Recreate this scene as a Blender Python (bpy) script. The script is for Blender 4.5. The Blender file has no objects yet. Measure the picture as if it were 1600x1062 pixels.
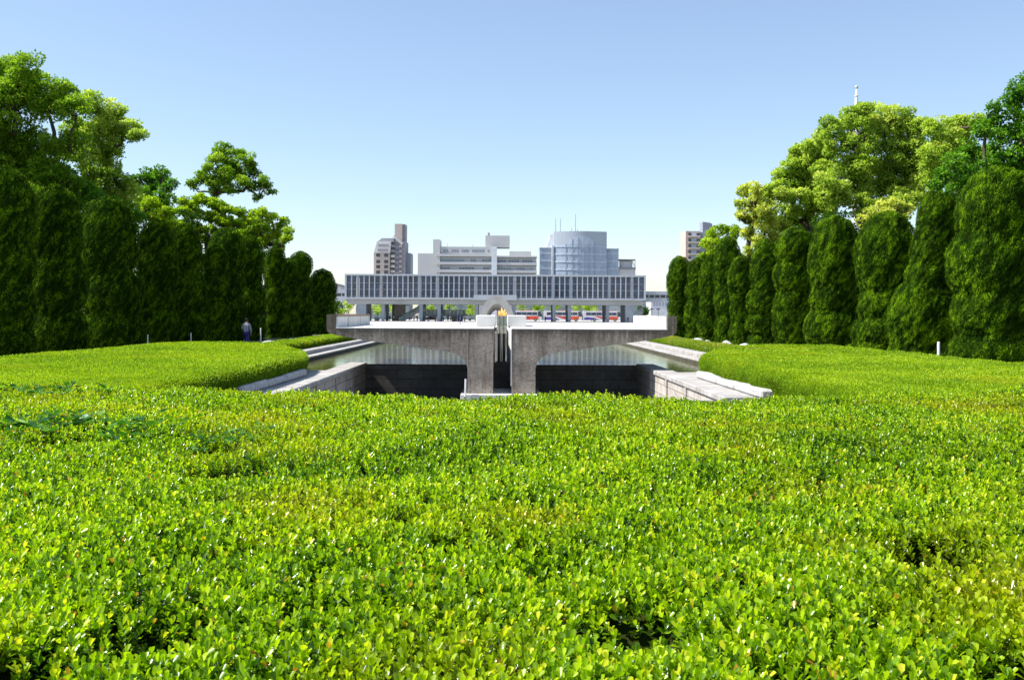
import bpy, math, random
import numpy as np
from math import radians, sin, cos, pi, sqrt

rng = np.random.default_rng(7)
random.seed(7)
S = bpy.context.scene
COL = S.collection

# ------------------------------------------------------------------ camera geometry (metres, eye at z = 0)
F, VX, VY, ROLL = 1600.0, 784.0, 489.0, 0.0052
def P(px, py, D):
    """point seen at photo pixel (px, py) standing D metres away"""
    u, v = px - VX, py - VY
    u0, v0 = u + ROLL * v, v - ROLL * u
    return np.array([u0 * D / F, D, -v0 * D / F])
GZ = -2.15                                   # garden ground level
def gz(y):
    return GZ - max(0.0, (y - 120.0)) * 0.002

# ------------------------------------------------------------------ objects
def wloc(o):
    v = np.zeros(3)
    while o is not None:
        v += np.array(o.location); o = o.parent
    return v

def tag(o, label=None, cat=None, group=None, kind=None):
    if label: o['label'] = label
    if cat: o['category'] = cat
    if group: o['group'] = group
    if kind: o['kind'] = kind
    return o

def root(name, label, cat, loc=(0, 0, 0), group=None):
    o = bpy.data.objects.new(name, None)
    o.empty_display_size = 0.3
    o.location = tuple(float(c) for c in loc)
    COL.objects.link(o)
    return tag(o, label, cat, group)

def np_obj(name, V, faces, mats, parent=None, loc=None, mi=None, smooth=False, tint=None, fattr=None):
    """V (n,3); faces: (m,k) array or list of arrays with different k"""
    V = np.asarray(V, dtype=np.float64)
    if not isinstance(faces, (list, tuple)): faces = [faces]
    faces = [np.asarray(f, dtype=np.int32) for f in faces if len(f)]
    off = wloc(parent) if parent is not None else np.zeros(3)
    if loc is not None:
        off = off + (np.asarray(loc, float) - off)
    me = bpy.data.meshes.new(name)
    me.vertices.add(len(V)); me.vertices.foreach_set('co', (V - off).astype(np.float32).ravel())
    nl = sum(f.size for f in faces); npoly = sum(len(f) for f in faces)
    me.loops.add(nl); me.polygons.add(npoly)
    me.loops.foreach_set('vertex_index', np.concatenate([f.ravel() for f in faces]))
    cnt = np.concatenate([np.full(len(f), f.shape[1], np.int32) for f in faces])
    st = np.concatenate([[0], np.cumsum(cnt)[:-1]]).astype(np.int32)
    me.polygons.foreach_set('loop_start', st)
    try: me.polygons.foreach_set('loop_total', cnt)
    except Exception: pass
    if not isinstance(mats, (list, tuple)): mats = [mats]
    for m in mats: me.materials.append(m)
    if mi is not None: me.polygons.foreach_set('material_index', np.asarray(mi, np.int32))
    me.update(calc_edges=True)
    if smooth: me.polygons.foreach_set('use_smooth', np.ones(npoly, bool))
    if tint is not None:
        a = me.attributes.new('tint', 'FLOAT', 'FACE'); a.data.foreach_set('value', np.asarray(tint, np.float32))
    o = bpy.data.objects.new(name, me); COL.objects.link(o)
    if parent is not None:
        o.parent = parent; o.location = tuple(off - wloc(parent))
    elif loc is not None:
        o.location = tuple(off)
    return o

def kids(o): return [c for c in COL.objects if c.parent is o]
def copy_tree(o, parent=None):
    c = o.copy(); COL.objects.link(c); c.parent = parent
    for ch in kids(o):
        copy_tree(ch, c)
    return c

class MB:
    """mesh builder, several materials, world coordinates"""
    def __init__(s): s.v = []; s.f = []; s.m = []
    def add(s, verts, faces, m=0):
        b = len(s.v); s.v.extend([tuple(map(float, p)) for p in verts])
        for f in faces: s.f.append(tuple(b + i for i in f)); s.m.append(m)
    def box(s, x0, x1, y0, y1, z0, z1, m=0, bev=0.0):
        if x1 < x0: x0, x1 = x1, x0
        if y1 < y0: y0, y1 = y1, y0
        if z1 < z0: z0, z1 = z1, z0
        if bev <= 0:
            V = [(x0,y0,z0),(x1,y0,z0),(x1,y1,z0),(x0,y1,z0),(x0,y0,z1),(x1,y0,z1),(x1,y1,z1),(x0,y1,z1)]
            s.add(V, [(0,3,2,1),(4,5,6,7),(0,1,5,4),(1,2,6,5),(2,3,7,6),(3,0,4,7)], m)
        else:
            b = min(bev, (x1-x0)/2.1, (y1-y0)/2.1, (z1-z0)/2.1)
            R = [(z0, b), (z0+b, 0), (z1-b, 0), (z1, b)]
            V = []
            for z, i in R:
                V += [(x0+i+(b if i==0 else 0), y0+i, z), (x1-i-(b if i==0 else 0), y0+i, z), (x1-i, y0+i+(b if i==0 else 0), z), (x1-i, y1-i-(b if i==0 else 0), z),
                      (x1-i-(b if i==0 else 0), y1-i, z), (x0+i+(b if i==0 else 0), y1-i, z), (x0+i, y1-i-(b if i==0 else 0), z), (x0+i, y0+i+(b if i==0 else 0), z)]
            fs = [tuple(range(7, -1, -1)), tuple(range(24, 32))]
            for k in range(3):
                for j in range(8):
                    a = k*8; fs.append((a+j, a+(j+1)%8, a+8+(j+1)%8, a+8+j))
            s.add(V, fs, m)
    def obox(s, c, size, rz=0.0, rx=0.0, ry=0.0, m=0):
        hx, hy, hz = [t/2 for t in size]
        V = []
        for dz in (-hz, hz):
            for dx, dy in ((-hx,-hy),(hx,-hy),(hx,hy),(-hx,hy)):
                x, y, z = dx, dy, dz
                y, z = y*cos(rx)-z*sin(rx), y*sin(rx)+z*cos(rx)
                x, z = x*cos(ry)+z*sin(ry), -x*sin(ry)+z*cos(ry)
                x, y = x*cos(rz)-y*sin(rz), x*sin(rz)+y*cos(rz)
                V.append((c[0]+x, c[1]+y, c[2]+z))
        s.add(V, [(0,3,2,1),(4,5,6,7),(0,1,5,4),(1,2,6,5),(2,3,7,6),(3,0,4,7)], m)
    def prism_y(s, poly, y0, y1, m=0, poly2=None):
        """poly (x,z) counter-clockwise seen from -y, from y0 to y1"""
        n = len(poly); p2 = poly2 or poly
        V = [(x, y0, z) for x, z in poly] + [(x, y1, z) for x, z in p2]
        s.add(V, [tuple(range(n)), tuple(range(2*n-1, n-1, -1))] + [(i, n+i, n+(i+1)%n, (i+1)%n) for i in range(n)], m)
    def prism_z(s, poly, z0, z1, m=0):
        n = len(poly)
        V = [(x, y, z0) for x, y in poly] + [(x, y, z1) for x, y in poly]
        s.add(V, [tuple(range(n-1, -1, -1)), tuple(range(n, 2*n))] + [(i, (i+1)%n, n+(i+1)%n, n+i) for i in range(n)], m)
    def tube(s, pts, rad, n=8, m=0, cap=True):
        pts = [np.asarray(p, float) for p in pts]
        if np.isscalar(rad): rad = [rad]*len(pts)
        V = []; prev = None
        for i, p in enumerate(pts):
            t = pts[min(i+1, len(pts)-1)] - pts[max(i-1, 0)]
            t = t/(np.linalg.norm(t)+1e-9)
            a = np.array([1., 0, 0]) if abs(t[0]) < 0.8 else np.array([0, 1., 0])
            if prev is not None: a = prev
            u = a - t*np.dot(a, t); u /= (np.linalg.norm(u)+1e-9); prev = u
            w = np.cross(t, u)
            for k in range(n):
                th = 2*pi*k/n
                V.append(p + rad[i]*(u*cos(th) + w*sin(th)))
        fs = []
        for i in range(len(pts)-1):
            for k in range(n):
                fs.append((i*n+k, i*n+(k+1)%n, (i+1)*n+(k+1)%n, (i+1)*n+k))
        if cap:
            fs.append(tuple(range(n-1, -1, -1))); fs.append(tuple((len(pts)-1)*n+k for k in range(n)))
        s.add(V, fs, m)
    def ball(s, c, r, n=10, m=0):
        if np.isscalar(r): r = (r, r, r)
        V = [(c[0], c[1], c[2]-r[2])]
        rings = n//2
        for i in range(1, rings):
            ph = -pi/2 + pi*i/rings
            for k in range(n):
                th = 2*pi*k/n
                V.append((c[0]+r[0]*cos(ph)*cos(th), c[1]+r[1]*cos(ph)*sin(th), c[2]+r[2]*sin(ph)))
        V.append((c[0], c[1], c[2]+r[2]))
        fs = [(0, 1+(k+1)%n, 1+k) for k in range(n)]
        for i in range(rings-2):
            a = 1+i*n
            fs += [(a+k, a+(k+1)%n, a+n+(k+1)%n, a+n+k) for k in range(n)]
        a = 1+(rings-2)*n
        fs += [(a+k, a+(k+1)%n, len(V)-1) for k in range(n)]
        s.add(V, fs, m)
    def build(s, name, mats, parent=None, loc=None, smooth=False):
        off = wloc(parent) if parent is not None else np.zeros(3)
        if loc is not None: off = np.asarray(loc, float)
        me = bpy.data.meshes.new(name)
        me.from_pydata([tuple(np.array(p)-off) for p in s.v], [], s.f)
        if not isinstance(mats, (list, tuple)): mats = [mats]
        for m in mats: me.materials.append(m)
        me.polygons.foreach_set('material_index', s.m)
        if smooth: me.polygons.foreach_set('use_smooth', [True]*len(s.f))
        me.update()
        o = bpy.data.objects.new(name, me); COL.objects.link(o)
        if parent is not None:
            o.parent = parent; o.location = tuple(off - wloc(parent))
        elif loc is not None: o.location = tuple(off)
        return o
def bx(*a, m=0, bev=0.0):
    b = MB(); b.box(*a, m=m, bev=bev); return b

# ------------------------------------------------------------------ materials
def newmat(name):
    m = bpy.data.materials.new(name); m.use_nodes = True
    nt = m.node_tree; nt.nodes.clear()
    out = nt.nodes.new('ShaderNodeOutputMaterial')
    return m, nt, out
def N(nt, t, **k):
    n = nt.nodes.new(t)
    for a, b in k.items(): setattr(n, a, b)
    return n
def principled(nt, rough=0.6, spec=0.5, metal=0.0):
    p = nt.nodes.new('ShaderNodeBsdfPrincipled')
    p.inputs['Roughness'].default_value = rough
    p.inputs['Specular IOR Level'].default_value = spec
    p.inputs['Metallic'].default_value = metal
    return p
def ramp(nt, stops):
    r = nt.nodes.new('ShaderNodeValToRGB'); cr = r.color_ramp
    while len(cr.elements) < len(stops): cr.elements.new(0.5)
    for e, (pos, c) in zip(cr.elements, stops):
        e.position = pos; e.color = (c[0], c[1], c[2], 1)
    return r
def coords(nt, scale=(1, 1, 1)):
    g = N(nt, 'ShaderNodeNewGeometry'); mp = N(nt, 'ShaderNodeMapping')
    mp.inputs['Scale'].default_value = scale
    nt.links.new(g.outputs['Position'], mp.inputs['Vector']); return mp
def mixc(nt, fac, a, b, mode='MIX'):
    m = N(nt, 'ShaderNodeMix', data_type='RGBA', blend_type=mode)
    if isinstance(fac, (int, float)): m.inputs[0].default_value = fac
    else: nt.links.new(fac, m.inputs[0])
    for i, c in ((6, a), (7, b)):
        if isinstance(c, (tuple, list)): m.inputs[i].default_value = (c[0], c[1], c[2], 1)
        else: nt.links.new(c, m.inputs[i])
    return m.outputs[2]

def noisy(name, c0, c1, scale=1.0, rough=0.7, bump=0.15, bscale=30.0, spec=0.4, stretch=(1, 1, 1), metal=0.0, lo=0.35, hi=0.65, detail=6):
    """surface whose colour wanders between c0 and c1"""
    m, nt, out = newmat(name); L = nt.links.new
    p = principled(nt, rough, spec, metal)
    mp = coords(nt, stretch)
    n = N(nt, 'ShaderNodeTexNoise'); n.inputs['Scale'].default_value = scale; n.inputs['Detail'].default_value = detail
    n.inputs['Roughness'].default_value = 0.6
    L(mp.outputs[0], n.inputs['Vector'])
    r = ramp(nt, [(lo, c0), (hi, c1)]); L(n.outputs['Fac'], r.inputs[0]); L(r.outputs[0], p.inputs['Base Color'])
    if bump > 0:
        n2 = N(nt, 'ShaderNodeTexNoise'); n2.inputs['Scale'].default_value = bscale; n2.inputs['Detail'].default_value = 4
        L(mp.outputs[0], n2.inputs['Vector'])
        b = N(nt, 'ShaderNodeBump'); b.inputs['Strength'].default_value = bump; b.inputs['Distance'].default_value = 0.02
        L(n2.outputs['Fac'], b.inputs['Height']); L(b.outputs[0], p.inputs['Normal'])
    L(p.outputs[0], out.inputs[0]); return m

def plain(name, c, rough=0.5, spec=0.5, metal=0.0):
    k = 0.88
    return noisy(name, tuple(x*k for x in c), tuple(min(1, x*1.06) for x in c), scale=0.7, rough=rough, spec=spec, bump=0.03, metal=metal)

def old_concrete(name):
    """weathered board-marked concrete with streaks running down and old stains"""
    m, nt, out = newmat(name); L = nt.links.new
    p = principled(nt, 0.9, 0.2)
    a = coords(nt, (1, 1, 1)); st = coords(nt, (4.5, 4.5, 0.6))
    n1 = N(nt, 'ShaderNodeTexNoise'); n1.inputs['Scale'].default_value = 0.9; n1.inputs['Detail'].default_value = 9; n1.inputs['Roughness'].default_value = 0.68
    n2 = N(nt, 'ShaderNodeTexNoise'); n2.inputs['Scale'].default_value = 0.9; n2.inputs['Detail'].default_value = 5
    n3 = N(nt, 'ShaderNodeTexNoise'); n3.inputs['Scale'].default_value = 11; n3.inputs['Detail'].default_value = 6; n3.inputs['Roughness'].default_value = 0.75
    L(a.outputs[0], n1.inputs['Vector']); L(st.outputs[0], n2.inputs['Vector']); L(a.outputs[0], n3.inputs['Vector'])
    r1 = ramp(nt, [(0.34, (0.24, 0.205, 0.165)), (0.5, (0.36, 0.312, 0.262)), (0.68, (0.50, 0.44, 0.375))])
    L(n1.outputs['Fac'], r1.inputs[0])
    r2 = ramp(nt, [(0.36, (0.55, 0.52, 0.50)), (0.56, (1, 1, 1))]); L(n2.outputs['Fac'], r2.inputs[0])
    c = mixc(nt, 0.35, r1.outputs[0], r2.outputs[0], 'MULTIPLY')
    r3 = ramp(nt, [(0.38, (0.55, 0.52, 0.5)), (0.52, (1, 1, 1)), (0.7, (1.25, 1.22, 1.18))]); L(n3.outputs['Fac'], r3.inputs[0])
    c = mixc(nt, 0.8, c, r3.outputs[0], 'MULTIPLY')
    sz = N(nt, 'ShaderNodeSeparateXYZ'); L(a.outputs[0], sz.inputs[0])
    md = N(nt, 'ShaderNodeMapRange'); md.inputs[1].default_value = -1.15; md.inputs[2].default_value = -.60; md.inputs[3].default_value = 0; md.inputs[4].default_value = 1; L(sz.outputs[2], md.inputs[0])
    ds = coords(nt, (6.5, 6.5, .35)); n5 = N(nt, 'ShaderNodeTexNoise'); n5.inputs['Scale'].default_value = 1.3; n5.inputs['Detail'].default_value = 6; n5.inputs['Roughness'].default_value = .7; L(ds.outputs[0], n5.inputs['Vector'])
    sb = N(nt, 'ShaderNodeMath', operation='MULTIPLY_ADD'); L(md.outputs[0], sb.inputs[0]); sb.inputs[1].default_value = .24; L(n5.outputs['Fac'], sb.inputs[2])
    r5 = ramp(nt, [(.52, (1, 1, 1)), (.70, (.34, .31, .28))]); L(sb.outputs[0], r5.inputs[0])
    c = mixc(nt, .7, c, r5.outputs[0], 'MULTIPLY')
    # formwork joints
    sx = N(nt, 'ShaderNodeSeparateXYZ'); L(a.outputs[0], sx.inputs[0])
    cb = N(nt, 'ShaderNodeCombineXYZ'); L(sx.outputs[0], cb.inputs[0]); L(sx.outputs[2], cb.inputs[1])
    br = N(nt, 'ShaderNodeTexBrick'); br.offset = 0.5
    br.inputs['Scale'].default_value = 1.0; br.inputs['Mortar Size'].default_value = 0.008; br.inputs['Brick Width'].default_value = 1.35; br.inputs['Row Height'].default_value = 0.62
    br.inputs['Color1'].default_value = (1, 1, 1, 1); br.inputs['Color2'].default_value = (0.88, 0.88, 0.88, 1); br.inputs['Mortar'].default_value = (0.62, 0.6, 0.58, 1)
    L(cb.outputs[0], br.inputs['Vector'])
    c = mixc(nt, 0.6, c, br.outputs['Color'], 'MULTIPLY')
    L(c, p.inputs['Base Color'])
    b = N(nt, 'ShaderNodeBump'); b.inputs['Strength'].default_value = 0.5; b.inputs['Distance'].default_value = 0.02
    L(n3.outputs['Fac'], b.inputs['Height']); L(b.outputs[0], p.inputs['Normal'])
    L(p.outputs[0], out.inputs[0]); return m

def masonry(name, c1, c2, mortar, w, h, axis='x', ms=0.012, rough=0.8):
    m, nt, out = newmat(name); L = nt.links.new
    p = principled(nt, rough, 0.3)
    a = coords(nt); sx = N(nt, 'ShaderNodeSeparateXYZ'); L(a.outputs[0], sx.inputs[0])
    cb = N(nt, 'ShaderNodeCombineXYZ')
    L(sx.outputs[{'x': 0, 'y': 1}[axis]], cb.inputs[0]); L(sx.outputs[2], cb.inputs[1])
    br = N(nt, 'ShaderNodeTexBrick'); br.offset = 0.5
    br.inputs['Scale'].default_value = 1.0; br.inputs['Mortar Size'].default_value = ms
    br.inputs['Brick Width'].default_value = w; br.inputs['Row Height'].default_value = h
    br.inputs['Color1'].default_value = (*c1, 1); br.inputs['Color2'].default_value = (*c2, 1); br.inputs['Mortar'].default_value = (*mortar, 1)
    L(cb.outputs[0], br.inputs['Vector'])
    n = N(nt, 'ShaderNodeTexNoise'); n.inputs['Scale'].default_value = 2.2; n.inputs['Detail'].default_value = 8; n.inputs['Roughness'].default_value = 0.7
    L(a.outputs[0], n.inputs['Vector'])
    r = ramp(nt, [(0.35, (0.62, 0.6, 0.58)), (0.62, (1.05, 1.05, 1.05))]); L(n.outputs['Fac'], r.inputs[0])
    c = mixc(nt, 0.85, br.outputs['Color'], r.outputs[0], 'MULTIPLY'); L(c, p.inputs['Base Color'])
    b = N(nt, 'ShaderNodeBump'); b.inputs['Strength'].default_value = 0.6; b.inputs['Distance'].default_value = 0.01
    L(br.outputs['Fac'], b.inputs['Height']); b.invert = True; L(b.outputs[0], p.inputs['Normal'])
    L(p.outputs[0], out.inputs[0]); return m

def foliage(name, stops, patch=None, trans=0.35, rough=0.45, spec=0.4, pscale=0.6, plo=0.55, phi=0.7, tboost=(1.5, 1.6, 0.7)):
    """leaf material: per-leaf 'tint' picks from stops; patch = colour of regional patches"""
    m, nt, out = newmat(name); L = nt.links.new
    at = N(nt, 'ShaderNodeAttribute', attribute_name='tint')
    r = ramp(nt, stops); L(at.outputs['Fac'], r.inputs[0])
    c = r.outputs[0]
    if patch:
        a = coords(nt); n = N(nt, 'ShaderNodeTexNoise'); n.inputs['Scale'].default_value = pscale; n.inputs['Detail'].default_value = 4
        L(a.outputs[0], n.inputs['Vector'])
        mr = N(nt, 'ShaderNodeMapRange'); mr.inputs[1].default_value = plo; mr.inputs[2].default_value = phi
        mr.inputs[4].default_value = 0.7; L(n.outputs['Fac'], mr.inputs[0])
        c = mixc(nt, mr.outputs[0], c, patch)
    p = principled(nt, rough, spec); L(c, p.inputs['Base Color'])
    t = N(nt, 'ShaderNodeBsdfTranslucent'); c2 = mixc(nt, 1.0, c, tboost, 'MULTIPLY'); L(c2, t.inputs[0])
    mx = N(nt, 'ShaderNodeMixShader'); mx.inputs[0].default_value = trans
    L(p.outputs[0], mx.inputs[1]); L(t.outputs[0], mx.inputs[2]); L(mx.outputs[0], out.inputs[0])
    return m

M = {}
M['old_concrete'] = old_concrete('old_concrete')
M['white_concrete'] = noisy('white_concrete', (0.58, 0.57, 0.54), (0.74, 0.73, 0.70), 1.2, 0.75, 0.12, 25)
M['granite'] = masonry('granite', (0.38, 0.365, 0.35), (0.46, 0.445, 0.43), (0.16, 0.15, 0.14), 1.1, 5.0, 'y', 0.014)
M['granite_blk'] = noisy('granite_block', (0.34, 0.335, 0.33), (0.56, 0.55, 0.54), 5, 0.85, 0.9, 25)
M['ashlar_y'] = masonry('ashlar_y', (0.44, 0.40, 0.36), (0.52, 0.48, 0.44), (0.16, 0.14, 0.12), 0.95, 0.36, 'y')
M['ashlar_x_shaded'] = masonry('ashlar_x_shaded', (0.13, 0.125, 0.115), (0.17, 0.16, 0.15), (0.07, 0.065, 0.06), 1.1, 0.4, 'x')  # darker copy of the ashlar, shade under the arms put into its colour
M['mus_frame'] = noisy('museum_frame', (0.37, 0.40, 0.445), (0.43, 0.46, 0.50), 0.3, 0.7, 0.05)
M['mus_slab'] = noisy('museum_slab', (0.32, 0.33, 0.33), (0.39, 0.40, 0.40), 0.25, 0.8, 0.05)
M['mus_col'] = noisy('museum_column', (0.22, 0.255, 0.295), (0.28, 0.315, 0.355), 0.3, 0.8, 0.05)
M['soil'] = noisy('soil_and_grass', (0.05, 0.06, 0.02), (0.10, 0.09, 0.05), 0.8, 0.95, 0.5, 12)
M['paving'] = noisy('plaza_paving', (0.40, 0.39, 0.37), (0.52, 0.50, 0.48), 0.15, 0.85, 0.1)
M['asphalt'] = noisy('path_asphalt', (0.07, 0.07, 0.07), (0.12, 0.115, 0.11), 1.2, 0.9, 0.3)
M['bark'] = noisy('bark', (0.035, 0.026, 0.018), (0.09, 0.07, 0.05), 3, 0.95, 0.6, 14, stretch=(1, 1, 0.3))
M['white_paint'] = plain('white_paint', (0.78, 0.78, 0.78), 0.4)
M['dark_metal'] = plain('dark_metal', (0.02, 0.016, 0.014), 0.4)
M['grey_metal'] = plain('grey_metal', (0.25, 0.27, 0.28), 0.45, metal=0.4)
M['steel'] = plain('steel', (0.45, 0.46, 0.44), 0.35, metal=0.6)
M['bronze'] = noisy('burner_bronze', (0.22, 0.24, 0.19), (0.34, 0.36, 0.29), 5, 0.5, 0.1, metal=0.2)
M['brass'] = noisy('burner_stone', (0.52, 0.50, 0.36), (0.62, 0.60, 0.45), 5, 0.6, 0.1)
M['rust'] = noisy('rusty_edge', (0.24, 0.15, 0.10), (0.38, 0.28, 0.22), 3, 0.9, 0.2)
M['tyre'] = plain('tyre_rubber', (0.02, 0.02, 0.02), 0.8)
M['boulder'] = noisy('boulder_stone', (0.42, 0.43, 0.45), (0.68, 0.69, 0.70), 2.5, 0.8, 0.5, 9)

def glass_mat(name, c, rough=0.12, spec=0.6, k0=.6, k1=1.35):
    m, nt, out = newmat(name); L = nt.links.new
    p = principled(nt, rough, spec)
    a = coords(nt, (0.7, 0.1, 0.28)); n = N(nt, 'ShaderNodeTexWhiteNoise' if False else 'ShaderNodeTexNoise'); n.inputs['Scale'].default_value = 1.0
    L(a.outputs[0], n.inputs['Vector'])
    r = ramp(nt, [(0.35, tuple(x*k0 for x in c)), (0.65, tuple(x*k1 for x in c))]); L(n.outputs['Fac'], r.inputs[0])
    L(r.outputs[0], p.inputs['Base Color']); L(p.outputs[0], out.inputs[0]); return m
M['mus_glass'] = glass_mat('museum_glass', (0.042, 0.064, 0.120))
M['dark_glass'] = glass_mat('dark_glass', (0.04, 0.05, 0.07))
M['blue_glass'] = glass_mat('blue_glass', (0.34, 0.41, 0.50), 0.55, .3, .93, 1.07)
M['pale_glass'] = glass_mat('pale_glass', (0.44, 0.51, 0.60), 0.5, .3, .95, 1.05)
M['green_glass'] = glass_mat('green_glass', (0.16, 0.24, 0.24), 0.2)

def water_mat():
    m, nt, out = newmat('pond_water'); L = nt.links.new
    p = principled(nt, 0.06, 0.5); p.inputs['IOR'].default_value = 1.33
    a = coords(nt)
    n0 = N(nt, 'ShaderNodeTexNoise'); n0.inputs['Scale'].default_value = 0.5; L(a.outputs[0], n0.inputs['Vector'])
    r = ramp(nt, [(0.35, (0.055, 0.060, 0.018)), (0.65, (0.13, 0.115, 0.045))]); L(n0.outputs['Fac'], r.inputs[0]); L(r.outputs[0], p.inputs['Base Color'])
    n = N(nt, 'ShaderNodeTexNoise'); n.inputs['Scale'].default_value = 5.0; n.inputs['Detail'].default_value = 4
    L(a.outputs[0], n.inputs['Vector'])
    b = N(nt, 'ShaderNodeBump'); b.inputs['Strength'].default_value = 0.35; b.inputs['Distance'].default_value = 0.01
    L(n.outputs['Fac'], b.inputs['Height']); L(b.outputs[0], p.inputs['Normal'])
    L(p.outputs[0], out.inputs[0]); return m
M['water'] = water_mat()

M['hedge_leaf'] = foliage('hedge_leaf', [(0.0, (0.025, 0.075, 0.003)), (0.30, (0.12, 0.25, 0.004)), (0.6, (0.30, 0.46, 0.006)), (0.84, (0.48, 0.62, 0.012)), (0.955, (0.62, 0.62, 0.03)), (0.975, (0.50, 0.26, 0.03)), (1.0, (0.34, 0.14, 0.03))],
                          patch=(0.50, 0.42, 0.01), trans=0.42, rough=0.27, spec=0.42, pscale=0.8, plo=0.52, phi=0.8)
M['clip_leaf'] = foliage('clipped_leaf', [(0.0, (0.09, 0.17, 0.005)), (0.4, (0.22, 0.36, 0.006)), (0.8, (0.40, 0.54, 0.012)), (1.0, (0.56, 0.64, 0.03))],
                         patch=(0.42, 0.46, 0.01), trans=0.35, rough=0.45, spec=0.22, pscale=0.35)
M['dry_leaf'] = foliage('dry_strip_leaf', [(0.0, (0.10, 0.17, 0.01)), (0.5, (0.26, 0.38, 0.012)), (0.85, (0.44, 0.50, 0.03)), (1.0, (0.50, 0.30, 0.10))],
                        patch=(0.46, 0.36, 0.08), trans=0.3, pscale=0.5, plo=0.48, phi=0.72)
M['topiary_leaf'] = foliage('topiary_leaf', [(0.0, (0.008, 0.020, 0.001)), (0.5, (0.030, 0.074, 0.003)), (1.0, (0.15, 0.28, 0.005))], trans=0.03, rough=0.8, spec=0.04)
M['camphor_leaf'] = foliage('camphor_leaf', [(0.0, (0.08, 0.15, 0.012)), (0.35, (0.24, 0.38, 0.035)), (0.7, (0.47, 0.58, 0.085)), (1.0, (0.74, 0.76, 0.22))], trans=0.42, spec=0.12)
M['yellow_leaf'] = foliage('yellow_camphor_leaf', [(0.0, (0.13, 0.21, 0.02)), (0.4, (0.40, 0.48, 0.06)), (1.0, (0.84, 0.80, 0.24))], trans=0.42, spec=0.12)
M['green_leaf'] = foliage('green_leaf', [(0.0, (0.02, 0.08, 0.004)), (0.5, (0.085, 0.23, 0.010)), (1.0, (0.26, 0.46, 0.03))], trans=0.35, spec=0.15, rough=0.45)
M['airy_leaf'] = foliage('airy_leaf', [(0.0, (0.04, 0.11, 0.005)), (0.5, (0.17, 0.31, 0.014)), (1.0, (0.42, 0.55, 0.05))], trans=0.42, spec=0.12)
M['lime_leaf'] = foliage('lime_leaf', [(0.0, (0.08, 0.17, 0.006)), (0.5, (0.26, 0.40, 0.012)), (1.0, (0.55, 0.65, 0.05))], trans=0.45, spec=.12)
M['dark_leaf'] = foliage('dark_leaf', [(0.0, (0.008, 0.024, 0.003)), (0.6, (0.03, 0.085, 0.005)), (1.0, (0.09, 0.19, 0.010))], trans=0.2, rough=0.6, spec=0.08)
M['weed_leaf'] = foliage('weed_leaf', [(0.0, (0.015, 0.08, 0.012)), (0.6, (0.055, 0.18, 0.012)), (1.0, (0.20, 0.38, 0.06))], trans=0.3, rough=0.4, spec=0.25)
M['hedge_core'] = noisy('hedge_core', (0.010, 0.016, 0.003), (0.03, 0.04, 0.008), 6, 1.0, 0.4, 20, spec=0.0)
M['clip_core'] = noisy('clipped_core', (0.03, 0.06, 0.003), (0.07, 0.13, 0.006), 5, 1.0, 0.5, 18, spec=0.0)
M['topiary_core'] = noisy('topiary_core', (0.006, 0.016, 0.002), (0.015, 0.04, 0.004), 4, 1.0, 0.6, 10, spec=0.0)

# ------------------------------------------------------------------ numpy foliage tools
def vnoise(p, scale, seed=0):
    q = np.asarray(p)*scale + seed*17.31
    i = np.floor(q).astype(np.int64); f = q - i; f = f*f*(3-2*f)
    def h(a):
        n = (a[:, 0]*73856093) ^ (a[:, 1]*19349663) ^ (a[:, 2]*83492791) ^ (seed*2654435761 % 1000003)
        n = (n*1103515245 + 12345) & 0x7fffffff
        n = (n ^ (n >> 13))*1274126177 & 0x7fffffff
        return (n % 100003)/100003.0
    out = np.zeros(len(q))
    for dx in (0, 1):
        for dy in (0, 1):
            for dz in (0, 1):
                w = (f[:, 0] if dx else 1-f[:, 0])*(f[:, 1] if dy else 1-f[:, 1])*(f[:, 2] if dz else 1-f[:, 2])
                out += w*h(i + np.array([dx, dy, dz]))
    return out
def unit(v): return v/(np.linalg.norm(v, axis=-1, keepdims=True)+1e-9)
def rdir(n, r=rng): return unit(r.normal(size=(n, 3)))

def leaves(pos, direc, nrm, length, width, kind='rhomb', fold=0.25):
    """leaf blades as real faces. returns V, faces(list), faces per leaf"""
    n = len(pos)
    d = unit(direc); s = unit(np.cross(d, nrm)); up = np.cross(s, d)
    L = length[:, None]; W = width[:, None]
    if kind == 'rhomb':
        V = np.stack([pos, pos+d*L*0.5+s*W*0.5, pos+d*L, pos+d*L*0.5-s*W*0.5], 1).reshape(-1, 3)
        fc = (np.arange(n)[:, None]*4 + np.array([0, 1, 2, 3])[None])
        return V, fc, 1
    c = up*W*fold
    V = np.stack([pos, pos+d*L*0.45+s*W*0.38+c*0.7, pos+d*L*0.86+s*W*0.44+c, pos+d*L*1.0-up*W*0.05,
                  pos+d*L*0.86-s*W*0.44+c, pos+d*L*0.45-s*W*0.38+c*0.7], 1).reshape(-1, 3)
    b = np.arange(n)[:, None]*6
    f = np.concatenate([b+np.array([0, 1, 2, 3])[None], b+np.array([0, 3, 4, 5])[None]], 1).reshape(-1, 4)
    return V, f, 2

def sample_tris(V, T, density, r=rng, n=None):
    a, b, c = V[T[:, 0]], V[T[:, 1]], V[T[:, 2]]
    cr = np.cross(b-a, c-a); ar = np.linalg.norm(cr, axis=1)/2
    w = ar*density if np.isscalar(density) else ar*density
    tot = int(w.sum()) if n is None else n
    idx = r.choice(len(T), size=tot, p=w/w.sum())
    u, v = r.random(tot), r.random(tot); k = u+v > 1; u[k], v[k] = 1-u[k], 1-v[k]
    return a[idx]+(b-a)[idx]*u[:, None]+(c-a)[idx]*v[:, None], unit(cr[idx])

def quads_to_tris(Q): return np.concatenate([Q[:, [0, 1, 2]], Q[:, [0, 2, 3]]])

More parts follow.
